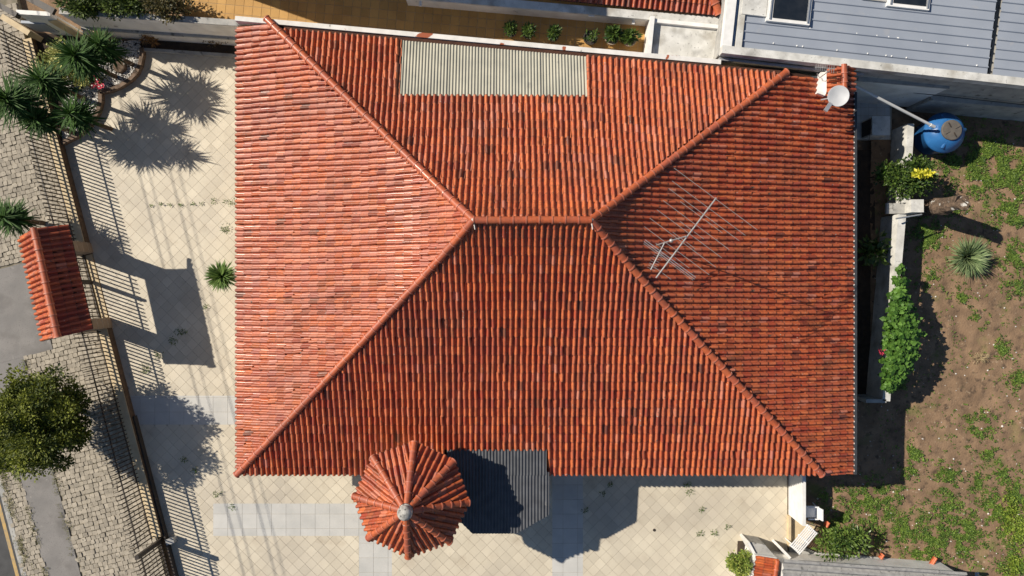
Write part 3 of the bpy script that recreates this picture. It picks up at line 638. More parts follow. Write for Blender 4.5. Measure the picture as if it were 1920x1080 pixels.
for k in range(900):
    x, y = ru(12, 22), ru(-12.2, 6.5)
    if x < 15 and y > -6.3: continue
    if y > -9 and rnd() < .7: continue
    r = ru(.012, .045); pb_.tint = (rnd(), 0, 0); z = zyard(x, y); pb_.prism([(x + r * math.cos(6.28 * i / 5) * ru(.7, 1.2), y + r * math.sin(6.28 * i / 5) * ru(.7, 1.2)) for i in range(5)], z - .02, z + r * .8, r * .4)
props(pb_.build('rubble', PEBBLE), 'pale pebbles and rubble strewn over the yard soil', 'rubble', None, 'stuff')

# ------------------------------------------------------------------ plants
UP = Vector((0, 0, 1))
G_YUC = leaf_mat('yucca_leaf', (.012, .040, .008), (.06, .135, .016), .7, .12); G_TREE = leaf_mat('tree_leaf', (.018, .038, .007), (.24, .27, .032), .6)
G_BUSH = leaf_mat('bush_leaf', (.02, .05, .012), (.11, .17, .03), .4); G_LIME = leaf_mat('lime_leaf', (.12, .20, .03), (.42, .46, .10), .5)
G_VINE = leaf_mat('vine_leaf', (.03, .085, .012), (.15, .29, .05), .45); G_AGAVE = leaf_mat('grey_green_blade', (.09, .15, .055), (.33, .41, .20), .5, .1)
G_HEDGE = leaf_mat('hedge_leaf', (.02, .04, .012), (.12, .17, .03)); G_DRY = leaf_mat('dry_leaf', (.20, .10, .04), (.42, .25, .10), .8)
def yucca(px, py, h, r, label, n=300, lean=(0, 0), mat_=None, name='yucca_plant', base_z=0.0):
    c = W(px, py, h); base = Vector((c.x - lean[0], c.y - lean[1], base_z)); t = thing(name, base, label, 'yucca', None)
    m1 = MB(); m1.tube(base, base.lerp(c, .5) + Vector((ru(-.05, .05), ru(-.05, .05), 0)), .10, .085, 8); m1.tube(base.lerp(c, .5), c, .085, .07, 8); m1.build('trunk', BARK, t)
    m2 = MB()
    for k in range(n):
        zz = ru(-.85, .12) * (h > 1.2) ; el = math.radians(random.triangular(-40, 88, 25) - (25 if zz < -.35 else 0)); n_ = 0; a = ru(0, 6.283); d = Vector((math.cos(a) * math.cos(el), math.sin(a) * math.cos(el), math.sin(el)))
        L = r * ru(.6, 1.15); w = .055 * ru(.8, 1.2); s_ = d.cross(UP).normalized() * w / 2; p0 = c + d * .05 + Vector((0, 0, zz)); dr = Vector((0, 0, -.10 * L * (1 - abs(math.sin(el)))))
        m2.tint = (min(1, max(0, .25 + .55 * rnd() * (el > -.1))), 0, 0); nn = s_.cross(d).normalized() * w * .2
        p1, p2, p3 = p0 + d * L * .35, p0 + d * L * .7 + dr * .4, p0 + d * L + dr * 1.3
        m2.add([p0 - s_ * .7, p0 + s_ * .7, p1 - s_ + nn, p1 + s_ + nn, p2 - s_ * .7, p2 + s_ * .7, p3], [(0, 1, 3, 2), (2, 3, 5, 4), (4, 5, 6)])
    m2.build('crown', mat_ or G_YUC, t); return t
yucca(142, 104, 2.75, .98, 'largest dark green yucca above the garden bed by the white wall', 425)
yucca(186, 84, 2.45, .72, 'bright yucca behind the largest one, nearest the white wall', 258)
yucca(78, 150, 2.75, .85, 'yucca leaning over the railing between two others', 313)
yucca(12, 186, 3.0, 1.15, 'very dark yucca cut by the picture edge above the pavement', 369)
yucca(66, 224, 2.45, .72, 'smaller yucca over the railing at the lower end of the bed', 276)
yucca(134, 213, 2.6, .82, 'yucca at the curved brown edging, lowest in the bed', 332)
yucca(8, 408, 2.2, .85, 'yucca standing in the street pavement above the gate roof', 276)
yucca(416, 518, .9, .62, 'pale green yucca standing alone on the patio at the roof edge', 330, mat_=leaf_mat('pale_yucca', (.05, .11, .025), (.22, .32, .09), .4, .15))
def ball_leaves(m2, c, rad, n, L, w, shell=.55, up=.5, tint=(0, 1)):
    c = Vector(c)
    for k in range(n):
        d = Vector((random.gauss(0, 1), random.gauss(0, 1), random.gauss(0, 1))).normalized(); q = shell + (1 - shell) * rnd(); p = c + Vector((d.x * rad[0], d.y * rad[1], d.z * rad[2])) * q
        dd = (d + Vector((ru(-.7, .7), ru(-.7, .7), ru(-.5, .5) + up * .3))); m2.tint = (min(1, max(0, ru(*tint))), 0, 0); l = L * ru(.7, 1.3)
        m2.leaf(p, dd, UP + Vector((ru(-.5, .5), ru(-.5, .5), 0)), l, w * l / L)
def bush(name, px, py, z, rad, label, cat, m, clumps=10, per=60, L=.12, w=.07, lobes=.45, stems=4, tint=(0, 1), part='foliage', base_z=0.0):
    c = W(px, py, z); t = thing(name, (c.x, c.y, base_z), label, cat); m2 = MB(); st = MB()
    for k in range(clumps):
        d = Vector((random.gauss(0, 1), random.gauss(0, 1), random.gauss(0, .8))).normalized() * ru(.25, .85); o = c + Vector((d.x * rad[0], d.y * rad[1], d.z * rad[2])); tt = ru(-.25, .25)
        rr = ru(.8, 1.15) * lobes; ball_leaves(m2, o, (rad[0] * rr, rad[1] * rr, rad[2] * rr), per, L, w, .35, tint=(tint[0] + tt, tint[1] + tt))
        if k < stems: st.tube((c.x + ru(-.05, .05), c.y + ru(-.05, .05), base_z - .02), o, .025, .010, 5)
    m2.build(part, m, t)
    if stems: st.build('stem', TWIG, t)
    return t
# street tree
tc = W(68, 792, 2.6); tree = thing('street_tree', (tc.x, tc.y, 0), 'dense round dark green street tree on the stone pavement', 'tree')
m2 = MB(); tr = MB(); tr.tube((tc.x, tc.y, -.1), (tc.x + .05, tc.y, 1.3), .14, .10, 9)
for k in range(170):
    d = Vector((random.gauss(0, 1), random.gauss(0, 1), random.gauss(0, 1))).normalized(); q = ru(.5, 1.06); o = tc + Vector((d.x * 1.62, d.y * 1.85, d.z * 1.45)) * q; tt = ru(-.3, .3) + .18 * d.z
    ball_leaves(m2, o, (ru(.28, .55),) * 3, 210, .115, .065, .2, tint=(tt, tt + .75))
    if k < 14: tr.tube((tc.x + .05, tc.y, 1.2), o, .045, .015, 6)
m2.build('crown', G_TREE, tree); tr.build('trunk', BARK, tree)
# hedge and shrubs
bush('hedge_shrub', 165, 6, 2.6, (.9, .6, .7), 'grassy green shrub behind the white wall at the street end', 'shrub', G_HEDGE, 22, 130, .17, .06)
bush('hedge_shrub', 235, 6, 2.6, (1.0, .65, .7), 'dense dark shrub behind the white wall, middle of three', 'shrub', G_HEDGE, 24, 150, .12, .07)
bush('hedge_shrub', 315, 12, 2.6, (.95, .55, .7), 'reddish green shrub behind the white wall beside ochre tiles', 'shrub', leaf_mat('reddish_leaf', (.035, .04, .014), (.15, .12, .04)), 20, 130, .10, .06)
bush('variegated_shrub', 105, 120, .8, (.9, 1.05, .5), 'yellow variegated shrub below the yuccas at the railing', 'shrub', leaf_mat('variegated', (.16, .20, .04), (.62, .60, .22)), 22, 110, .11, .06)
bush('variegated_shrub', 148, 140, .6, (.55, .45, .35), 'small yellow shrub beside the red flowers', 'shrub', MATS['variegated'], 8, 80, .10, .06)
fl = bush('flowering_plant', 178, 148, .35, (.3, .3, .2), 'low plant with red and white flowers in the bed', 'flowers', G_BUSH, 4, 30, .10, .06)
for (px, py) in ((177, 146), (183, 150), (174, 161), (187, 163), (181, 158), (192, 161)):
    c = W(px, py, .5); m_ = MB(); m_.tint = (.5, 0, 0)
    for k in range(7): a = k * .9; m_.leaf(c, Vector((math.cos(a), math.sin(a), .35)), UP, .13, .09)
    m_.build('flower', RED, fl); MB().lathe(c + Vector((0, 0, .03)), [(.035, 0), (.03, .03), (.01, .04)], 6).build('flower_centre', CLEANWHITE, fl)
bush('groundcover_plant', 147, 171, .15, (.3, .18, .1), 'turquoise green tuft among the white pebbles', 'plant', leaf_mat('teal_leaf', (.01, .11, .08), (.03, .2, .14)), 3, 40, .09, .04, stems=0)
bush('dry_plant', 278, 72, .5, (.3, .3, .35), 'withered orange brown plant against the white wall', 'plant', G_DRY, 5, 50, .2, .03)
rp = bush('rose_bush', 405, 76, .45, (.85, .25, .25), 'straggly rose bush in the dark planting strip', 'bush', leaf_mat('rose_leaf', (.05, .045, .02), (.20, .13, .06)), 9, 16, .07, .05, stems=9)
# garden bed
def curve_px(pts, z=0): return [W(x, y, z) for x, y in pts]
arc = [(270, 93), (271, 105), (267, 125), (260, 140), (247, 153), (230, 164), (213, 171), (193, 175), (194, 190), (190, 208), (182, 225), (168, 242), (150, 256), (122, 270)]
bedp = [(62, 62)] + [(266, 80)] + arc
bed = MB().prism([W(x, y) for x, y in bedp][::-1], -.1, .10).build('garden_bed', DARKSOIL, None, kind='structure')
m_ = MB()
for i in range(len(arc) - 1): m_.wall(W(*arc[i]), W(*arc[i + 1]), .15, 0, .24)
props(m_.build('bed_edging', mat('edging', (.20, .14, .10), (.12, .085, .06), scale=5, rough=.9, bump=.2)), 'curved brown concrete edging around the pebble bed', 'edging')
pbm = MB()
for k in range(8000):
    px, py = ru(120, 270), ru(78, 262); ins = (px - 265) < 0 and ((py < 172 and (px < 200 or (px - 190) ** 2 / 78 ** 2 + (py - 95) ** 2 / 74 ** 2 < 1)) or (py >= 172 and (px - 110) ** 2 / 80 ** 2 + (py - 180) ** 2 / 84 ** 2 < 1))
    if not ins or (px - 228) ** 2 + (py - 127) ** 2 < 130: continue
    c = W(px, py); r = ru(.022, .05); pbm.tint = (rnd(), 0, 0); pbm.prism([(c.x + r * math.cos(6.28 * i / 5), c.y + r * math.sin(6.28 * i / 5) * ru(.6, 1.2)) for i in range(5)], .09, .10 + r * .9, r * .45)
props(pbm.build('white_gravel', PEBBLE), 'white pebbles covering the curved garden bed', 'gravel', None, 'stuff')
st = thing('tree_stump', W(228, 127), 'low sawn dark tree stump among white pebbles', 'stump'); m_ = MB().lathe(W(228, 127, .08), [(.28, 0), (.25, .12), (.24, .2), (.2, .21)], 12); m_.build('wood', BARK, st)
MB().prism([W(266, 76), W(448, 84), W(448, 106), W(272, 94)][::-1], -.05, .06).build('planting_strip', DARKSOIL, None, kind='structure')
props(MB().wall(W(272, 95), W(448, 107), .13, 0, .17).build('strip_kerb', CONC), 'low kerb along the planting strip by the white wall', 'kerb')
# right side plants
b1 = bush('passage_bush', 1702, 332, 1.3, (1.15, .78, .5), 'dark leafy bush hanging over the garden wall by the tank', 'bush', G_BUSH, 26, 95, .13, .08)
bush('yellow_leaf_plant', 1734, 324, 1.85, (.36, .14, .10), 'bright yellow leaves at the top of the wall bush', 'plant', leaf_mat('yellow_leaf', (.40, .42, .03), (.68, .62, .05)), 5, 22, .16, .10, stems=2)
bush('lime_leaf_plant', 1658, 326, 1.1, (.22, .42, .15), 'lime green broad leaves on the passage side of the wall bush', 'plant', G_VINE, 5, 12, .2, .15, stems=2, tint=(.5, 1))
bush('taro_plant', 1633, 472, .75, (.55, .75, .35), 'broad leaved dark plant in the shaded passage', 'plant', G_BUSH, 8, 14, .36, .17, stems=5, base_z=-.12)
vn = thing('vine', W(1690, 640), 'bright green heart leaved vine sprawling over the garden wall', 'vine'); m2 = MB(); sv_ = MB()
outl = [(1688, 505, 8), (1690, 530, 14), (1686, 555, 22), (1688, 580, 30), (1690, 605, 38), (1692, 630, 42), (1690, 655, 40), (1682, 680, 34), (1676, 700, 26), (1668, 722, 16)]
for (px, py, r) in outl:
    for k in range(int(r * 6.5)):
        a = ru(0, 6.283); q = r * math.sqrt(rnd()) * (.85 + .5 * noise.noise((math.cos(a) * 2 + px, math.sin(a) * 2 + py, 5))); z = 1.5 + .55 * (1 - (q / r) ** 2) * min(1, r / 30) + ru(-.35, .12); p = W(px + q * math.cos(a), py + q * math.sin(a) * .8, z); an = ru(0, 6.283)
        m2.tint = (ru(0, 1), 0, 0); d = Vector((math.cos(an), math.sin(an), ru(-.7, .4))).normalized(); s_ = d.cross(UP).normalized(); L = ru(.09, .19); w = L * .55; nn = s_.cross(d) * L * .10
        m2.add([p, p - d * L * .15 + s_ * w * .6, p + d * L * .3 + s_ * w + nn, p + d * L, p + d * L * .3 - s_ * w + nn, p - d * L * .15 - s_ * w * .6], [(0, 1, 2, 3), (0, 3, 4, 5)])
m2.build('foliage', G_VINE, vn); sv_.path([W(1665, 735, .2), W(1672, 700, 1.4), W(1685, 640, 1.7), W(1690, 560, 1.6), W(1690, 500, 1.55)], .02, 5); sv_.build('stem', TWIG, vn)
c = W(1652, 661, 1.75); m_ = MB()
for k in range(9): a = ru(0, 6.28); m_.leaf(c + Vector((ru(-.08, .08), ru(-.08, .08), 0)), Vector((math.cos(a), math.sin(a), .4)), UP, .14, .04)
m_.build('red_flower', RED, vn)
ag = thing('spiky_grass_clump', W(1815, 482), 'round grey green clump of blade leaves alone on bare soil', 'plant'); c = W(1815, 483, .15); c.z = -.05; m2 = MB()
for k in range(520):
    a = ru(0, 6.283); el = math.radians(random.triangular(5, 85, 38)); d = Vector((math.cos(a) * math.cos(el), math.sin(a) * math.cos(el), math.sin(el))); L = ru(.8, 1.2); s_ = d.cross(UP).normalized() * .018; m2.tint = (rnd(), 0, 0)
    p1 = c + d * L * .6; p2 = c + d * L + Vector((0, 0, -.16)); m2.add([c - s_, c + s_, p1 + s_, p1 - s_, p2], [(0, 1, 2, 3), (3, 2, 4)])
m2.build('blades', G_AGAVE, ag)
bush('garden_bush', 1580, 1018, .8, (1.15, .62, .5), 'glossy green bush beside the slatted table', 'bush', leaf_mat('glossy_leaf', (.035, .075, .015), (.20, .29, .06), .35), 18, 75, .17, .075)
bush('yellow_shrub', 1386, 1056, 1.0, (.52, .62, .5), 'yellow green fine leaved shrub in a patio corner pocket', 'shrub', G_LIME, 18, 120, .10, .055)
bush('lime_weed', 1905, 985, .06, (.8, 1.7, .10), 'bright lime weeds massed at the yard border, upper patch', 'weeds', leaf_mat('lime_weed_leaf', (.10, .17, .02), (.30, .38, .05)), 26, 45, .08, .045, .3, stems=0)
bush('lime_weed', 1905, 1062, .06, (.7, .7, .10), 'bright lime weeds at the lowest yard corner', 'weeds', MATS['lime_weed_leaf'], 14, 45, .08, .045, .3, stems=0)
bush('straw_tuft', 1842, 672, .05, (.3, .2, .08), 'dry straw coloured grass tuft on bare soil', 'grass tuft', leaf_mat('straw', (.35, .27, .14), (.55, .45, .27), .9), 4, 45, .2, .012, stems=0)
# weeds in the patio joints
wl_ = [(283, 385, .06, 'first in the row of joint weeds across the upper patio'), (302, 383, .07, 'second in the row of joint weeds across the upper patio'), (318, 384, .09, 'third in the row of joint weeds across the upper patio'), (338, 384, .07, 'fourth in the row of joint weeds across the upper patio'), (360, 384, .09, 'fifth in the row of joint weeds across the upper patio'), (376, 381, .09, 'sixth in the row of joint weeds across the upper patio'), (400, 377, .13, 'seventh in the row of joint weeds, close to the roof'), (433, 378, .30, 'leafy weed half under the roof edge at the end of the row'), (428, 428, .34, 'straggling weed at the roof edge above the pale yucca'), (340, 620, .30, 'dark weed in the gate roof shadow, larger of two'), (322, 640, .26, 'dark weed in the gate roof shadow, smaller of two'), (299, 666, .24, 'green weed between the railing shadows, upper one'), (279, 690, .26, 'green weed between the railing shadows, lower one'), (385, 576, .13, 'tiny weed in a joint below the pale yucca'), (345, 862, .18, 'weed in a joint at the tree shadow edge'), (366, 883, .20, 'weed in a joint just outside the tree shadow'), (408, 927, .22, 'weed in a joint above the grey tile band'), (433, 951, .18, 'weed on the rim of the grey tile band'), (1128, 925, .14, 'weed in the shaded joint near the porch canopy'), (1143, 908, .16, 'weed in the shaded joint close under the eaves'), (1096, 957, .16, 'weed in the shaded joint against the grey band'), (1288, 908, .16, 'weed in the eaves shadow line'), (1298, 925, .22, 'spiky weed where the eaves shadow ends'), (1316, 955, .14, 'weed in the sunlit diagonal joint'), (1316, 1000, .18, 'flat weed on sunlit tiles, first of a pair'), (1340, 1001, .20, 'flat weed on sunlit tiles, second of a pair'), (1366, 988, .12, 'tiny weed in the joint near the patio corner')]
for (px, py, r, lab) in wl_: bush('joint_weed', px, py, .05, (r, r * .75, .05), lab, 'weed', G_WEED, 3, max(8, int(r * 90)), .075, .022, .6, stems=0, tint=(-.2, .7))
# potted plants on the terrace
for i, (px, py, k, lab) in enumerate(((958, 60, 0, 'dark potted shrub on the terrace, first from the ochre corner'), (990, 63, 0, 'dark potted shrub on the terrace, second along the parapet'), (1037, 68, 0, 'dark potted shrub on the terrace, third along the parapet'), (1107, 71, 1, 'dark round pot with a sparse plant on the terrace'), (1147, 71, 2, 'pale clay pot with a tall leafy plant on the terrace'), (1180, 74, 2, 'large leafy potted plant beside the slab roof'))):
    c = W(px, py, TZ + .3); t = thing('potted_plant', (c.x, c.y, TZ), lab, 'potted plant'); r = .26 if k else .2
    MB().lathe((c.x, c.y, TZ), [(r * .7, .0), (r, .30), (r * 1.06, .30), (r * 1.06, .34), (r * .9, .34), (r * .88, .29), (r * .1, .29)], 16).build('pot', POT if k == 2 else IRON, t)
    m2 = MB(); [ball_leaves(m2, (c.x + ru(-.12, .12), c.y + ru(-.05, .15), TZ + .5 + ru(-.1, .15)), (.17, .17, .17), 45 if k != 1 else 14, .14 if k < 2 else .2, .05 if k < 2 else .08, .3) for q in range(6)]; m2.build('foliage', G_BUSH, t)

vg = MB()
for k in range(2600):                                     # weeds and leaf litter along the path edges and kerb
    a_ = ru(12.8, 24.5); b_ = random.choice((-3.84, -5.22, -5.9, -5.9)) + random.gauss(0, .09)
    if noise.noise((a_ * .9, b_ * 3, 2)) < -.05: continue
    p = F(a_, b_, -.02)
    for j in range(3): an = ru(0, 6.283); vg.tint = (ru(0, 1), 0, 0); L = ru(.03, .07); vg.leaf(p + Vector((ru(-.04, .04), ru(-.04, .04), ru(0, .03))), Vector((math.cos(an), math.sin(an), ru(0, .7))), UP, L, L * .4)
props(vg.build('verge_weeds', leaf_mat('verge_leaf', (.10, .085, .04), (.22, .22, .08), .8)), 'dry weeds and litter along the footpath edges', 'weeds', None, 'stuff')

# ------------------------------------------------------------------ roof fittings
mb_ = W(1229, 460, 4.75); mt = Vector((mb_.x, mb_.y, 8.95)); an = thing('television_antenna', (mb_.x, mb_.y, mb_.z), 'large many armed television aerial on a tall mast above the tiles', 'antenna')
MB().tube(Vector((mb_.x, mb_.y, 4.35)), mt, .026, .022, 8).build('mast', STEEL, an); m_ = MB(); m_.smooth = True; m_.lathe(Vector((mb_.x, mb_.y, 7.15)), [(.03, -.05), (.06, -.03), (.065, .02), (.03, .05)], 10); m_.build('sleeve', ALU, an)
bA, bB = W(1230, 521, 8.9), W(1343, 371, 8.9); MB().tube(bA, bB, .022, n=8).build('boom', ALU, an)
ed = (W(1418, 430, 8.9) - W(1262, 314, 8.9)).normalized()
for (s, L) in ((.985, 2.95), (.87, 2.6), (.79, 2.5), (.66, 2.35), (.55, 2.30), (.44, 2.35), (.34, 2.3), (.20, 1.75)):
    c = bA.lerp(bB, s) + Vector((0, 0, .03)); MB().tube(c - ed * L / 2, c + ed * L / 2, .007, n=5).build('element', ALU, an)
for (s, L) in ((.76, 1.5), (.60, .85), (.28, 1.2), (.47, .8), (.08, .75)):
    c = bA.lerp(bB, s) - Vector((0, 0, .05)); MB().tube(c - ed * L / 2, c + ed * L / 2, .007, n=5).build('element', ALU, an)
c = bA.lerp(bB, .23); pr = ed.cross(UP) * .03
for sg_ in (-1, 1): MB().tube(c - ed * .9 + pr * sg_, c + ed * .9 + pr * sg_, .011, n=5).build('folded_dipole', STEEL, an)
uA, uB = W(1247, 454, 6.2), W(1221, 505, 6.2); uA = Vector((mb_.x, mb_.y, 6.2)); uB = uA + (uB - W(1247, 454, 6.2)); MB().tube(uA, uB, .018, n=6).build('short_boom', ALU, an); ud = (uB - uA).cross(UP).normalized()
for k in range(9): c = uA.lerp(uB, .35 + .62 * k / 8); MB().tube(c - ud * .14, c + ud * .14, .006, n=4).build('short_element', ALU, an)
# small tiled chimney, aerial and dish at the rear corner
cx0, cx1, cy0, cy1 = W(1551, 0, 3.6).x, W(1600, 0, 3.6).x, W(0, 176, 3.6).y, W(0, 126, 3.6).y
ch = thing('chimney', ((cx0 + cx1) / 2, (cy0 + cy1) / 2, 2.6), 'stubby white chimney with a little tiled cap at the rear roof corner', 'chimney')
MB().prism([(cx0 + .04, cy0 + .04), (cx1 - .06, cy0 + .04), (cx1 - .06, cy1 - .04), (cx0 + .04, cy1 - .04)], 2.4, 3.62).build('shaft', WHITE, ch)
MB().prism([(cx0 - .24, cy0 + .1), (cx0 + .03, cy0 + .0), (cx0 + .03, cy1 - .1), (cx0 - .12, cy1 - .1)], 2.7, 3.36).build('side_flashing', CLEANWHITE, ch)
xm = (cx0 + cx1) / 2; gf = TileField(); b = MB(); b.add([(cx0, cy0, 3.60), (cx0, cy1, 3.60), (xm, cy1, 3.82), (xm, cy0, 3.82), (cx1, cy1, 3.60), (cx1, cy0, 3.60)], [(0, 1, 2, 3), (3, 2, 4, 5)]); cr = b.build('cap', DECK, ch)
for sg_ in (-1, 1):
    for i in range(5): yy = cy0 + (i + .5) * (cy1 - cy0) / 5; run_column(gf, lambda d: Vector((xm + sg_ * d, yy, 3.84 - .46 * d)), (0, 1, 0), .02, (cx1 - cx0) / 2 + .03, hue=.7, dark=0)
gf.flush(cr, 100); ridge_line(cr, [Vector((xm, cy0, 3.9)), Vector((xm, cy1, 3.9))], .33, .01, .9)
for i in range(5): inst('broken_tile', tile_mesh((.6, .1, 0)), frame(Vector((cx0 + .1 + .17 * i, cy0 - .06 + ru(-.05, .05), 3.45)), Vector((1, 0, 0)) * .8, Vector((ru(-.1, .1), .3, .15)), Vector((0, -.3, 1))), ch)
ya = thing('small_yagi_antenna', W(1560, 140, 4.3), 'small comb shaped aerial beside the chimney', 'antenna'); p0, p1 = W(1528, 126, 4.4), W(1566, 129, 4.4); MB().tube(p0, p1, .016, n=6).build('boom', ALU, ya)
for k in range(9): c = p0.lerp(p1, .03 + .11 * k); MB().tube(c + Vector((0, -.10 - .008 * k, .02)), c + Vector((.02, .10 + .008 * k, .02)), .008, n=4).build('element', ALU, ya)
MB().tube(p0.lerp(p1, .85), W(1537, 146, 3.5), .02, n=6).build('strut', STEEL, ya); MB().tube(W(1537, 146, 3.5), W(1532, 138, 3.6), .015, n=5).build('bracket', STEEL, ya)
dc = W(1572, 180, 4.1); ds = thing('satellite_dish', dc, 'round pale grey satellite dish in front of the chimney', 'satellite dish')
m_ = MB(); m_.smooth = True; m_.lathe((0, 0, 0), [(.02, -.085), (.14, -.072), (.26, -.035), (.36, .0), (.365, .01), (.355, .008), (.26, -.024), (.14, -.06), (.02, -.072)], 28)
Rm = Matrix.Translation(dc) @ Matrix.Rotation(math.radians(14), 4, Vector((.6, -.8, 0))); m_.v = [tuple(Rm @ Vector(v)) for v in m_.v]; m_.build('reflector', mat('dish_grey', (.50, .51, .52), (.44, .45, .46), scale=3, rough=.5), ds)
MB().tube(dc - Vector((0, 0, .08)), dc - Vector((.3, -.05, .7)), .03).build('mast', STEEL, ds); MB().box(dc + Vector((-.38, -.40, .02)), (.13, .34, .09), -.6).build('receiver_arm', STEEL, ds)
# pipe, tank, appliance
pi = thing('overflow_pipe', W(1600, 160, 3.0), 'long pale plastic pipe running from the eaves to the blue tank', 'pipe'); pe = W(1750, 237, 1.62)
MB().tube(W(1603, 161, 2.75), pe, .055, n=10).build('pipe', mat('pvc', (.66, .66, .64), (.58, .58, .57), rough=.45), pi); MB().tube(W(1744, 234, 1.68), pe + (pe - W(1744, 234, 1.68)) * .3, .065, n=10).build('collar', CLEANWHITE, pi)
tkc = W(1770, 249, .9); tk = thing('water_tank', (tkc.x, tkc.y, -.15), 'blue plastic water tank with a brown lid in the yard', 'water tank')
m_ = MB(); m_.smooth = True; m_.lathe((tkc.x, tkc.y, -.15), [(.64, 0), (.68, .05), (.77, .95), (.81, .99), (.81, 1.08), (.77, 1.12), (.72, 1.24), (.52, 1.46), (.40, 1.50)], 36); m_.build('body', BLUE, tk)
lid = MB(); lid.lathe((tkc.x, tkc.y, 1.34), [(.40, 0), (.40, .07), (.37, .09), (.05, .10)], 28); lo = lid.build('lid', LID, tk)
for k in range(4): a = .5 + 1.571 * k; MB().box((tkc.x + .22 * math.cos(a), tkc.y + .22 * math.sin(a), 1.45), (.20, .035, .025), a).build('lid_rib', IRON if k % 2 else LID, lo)
for k, a in enumerate((-1.9, .1, 1.9, 2.9)): MB().tube((tkc.x + .42 * math.cos(a), tkc.y + .42 * math.sin(a), 1.27), (tkc.x + .68 * math.cos(a), tkc.y + .68 * math.sin(a), 1.13), .085, .075, 10).build('boss', BLUE, tk)
ap = thing('metal_appliance', W(1648, 240), 'boxy weathered white metal appliance on the service floor', 'appliance'); c = W(1651, 236, .85)
MB().box((c.x, c.y, .43), (.68, .72, .84)).build('casing', CLEANWHITE, ap); MB().box((c.x + .01, c.y, .863), (.72, .76, .03)).build('top', STAINED, ap); MB().box((c.x - .36, c.y, .43), (.03, .60, .7)).build('shaded_side', IRON, ap)  # dark side panel puts the casing's shade into its colour
MB().path([(c.x - .38, c.y + .3, .9), (c.x - .42, c.y, 1.0), (c.x - .45, c.y - .6, .8)], .012, 5).build('cable', IRON, ap)
sb, stp = W(1727, 392), W(1806, 380, 2.5); sm = thing('dead_trunk', sb, 'thick dead tree trunk standing in the yard by the wall pier', 'trunk'); m_ = MB(); n = 14; pr = []
for j in range(9):
    t = j / 8
    for i in range(n): a = 6.2832 * i / n; r = (.34 - .05 * t) * (1 + .42 * noise.noise((math.cos(a) * 1.3, math.sin(a) * 1.3, t * 5))); pr.append((sb.x + (stp.x - sb.x) * t + r * math.cos(a), sb.y + (stp.y - sb.y) * t + r * math.sin(a), -.15 + 2.65 * t + (ru(-.25, .2) if j == 8 else 0)))
m_.add(pr, [(j * n + i, j * n + (i + 1) % n, (j + 1) * n + (i + 1) % n, (j + 1) * n + i) for j in range(8) for i in range(n)] + [[8 * n + i for i in range(n)]]); m_.build('bark', BARK, sm)
MB().path([stp + Vector((-.1, .15, 0)), stp + Vector((.15, -.1, .1)), stp + Vector((.02, -.45, .0))], .02, 5).build('twig', TWIG, sm)

# ------------------------------------------------------------------ lower right corner
lw = thing('patio_end_wall', W(1480, 930), 'sunlit white wall at the end of the patio below the roof', 'wall'); x0 = W(1479, 0).x
MB().prism([(x0, -6.2), (x0, W(0, 965).y), (x0 + .14, W(0, 965).y - .02), (x0 + .14, -6.2)], -.2, 1.35).build('wall', CLEANWHITE, lw); MB().wall((x0 - .04, W(0, 965).y), (x0 - .04, W(0, 1022).y), .10, -.1, .22).build('kerb', CREAM, lw)
def chair(c, rz):
    t = thing('plastic_chair', c, 'white plastic garden chair behind the sunlit wall', 'chair'); Rz = Matrix.Translation(c) @ Matrix.Rotation(rz, 4, 'Z'); P = lambda *v: Rz @ Vector(v)
    MB().box(P(0, 0, .43), (.46, .46, .04), rz).build('seat', PLASTIC, t); MB().box(P(-.22, 0, .68), (.04, .46, .46), rz, 0, -.15).build('backrest', PLASTIC, t)
    for sx in (-1, 1):
        MB().box(P(0, sx * .24, .64), (.42, .05, .03), rz).build('armrest', PLASTIC, t)
        for sy in (-1, 1): MB().tube(P(sy * .19, sx * .2, .42), P(sy * .24, sx * .23, 0), .025, .02, 6).build('leg', PLASTIC, t)
chair(W(1513, 953, .2) * 1, math.pi); bpy.context.view_layer.update()
tb = thing('slatted_table', W(1507, 1012), 'white slatted garden table standing at an angle by the bush', 'table'); q = [W(1481, 1022, .7), W(1499, 1041, .7), W(1533, 1001, .7), W(1516, 985, .7)]; u = (q[2] - q[1]); v = (q[0] - q[1]); ul, vl = u.length, v.length; u.normalize(); v.normalize(); ra = math.atan2(u.y, u.x)
for k in range(7): MB().box(q[1] + u * ul / 2 + v * (vl * (k + .5) / 7) + Vector((0, 0, 0)), (ul, vl / 7 - .038, .022), ra).build('slat', PLASTIC, tb)
for s in (0.03, .5, .97): MB().box(q[1] + u * ul * s + v * vl / 2 - Vector((0, 0, .028)), (.06, vl, .03), ra).build('crossbar', PLASTIC, tb)
for s in (.08, .92):
    for r in (.1, .9): p = q[1] + u * ul * s + v * vl * r; MB().tube((p.x, p.y, .68), (p.x, p.y, 0), .025, n=6).build('leg', PLASTIC, tb)
MB().prism([W(1458, 1048), W(1850, 1080), W(1850, 1120), W(1458, 1120)][::-1] if False else [W(1478, 1060), W(1480, 1015), W(1530, 1035), W(1650, 1045), W(1700, 1070)][::-1], -.05, .02).build('concrete_path', CONC, None, kind='structure')
MB().prism([W(1476, 1022), W(1476, 966), W(1530, 985), W(1500, 1030)], -.05, .015).build('side_path', CREAM, None, kind='structure')
cs = thing('corrugated_shed', W(1640, 1080), 'shed with rough grey corrugated roof at the bottom of the yard', 'shed')
s0, s1 = W(1472, 1049, 1.6), W(1812, 1073, 1.6); se = (s1 - s0).normalized(); sn = Vector((se.y, -se.x, 0)); LL = (s1 - s0).length
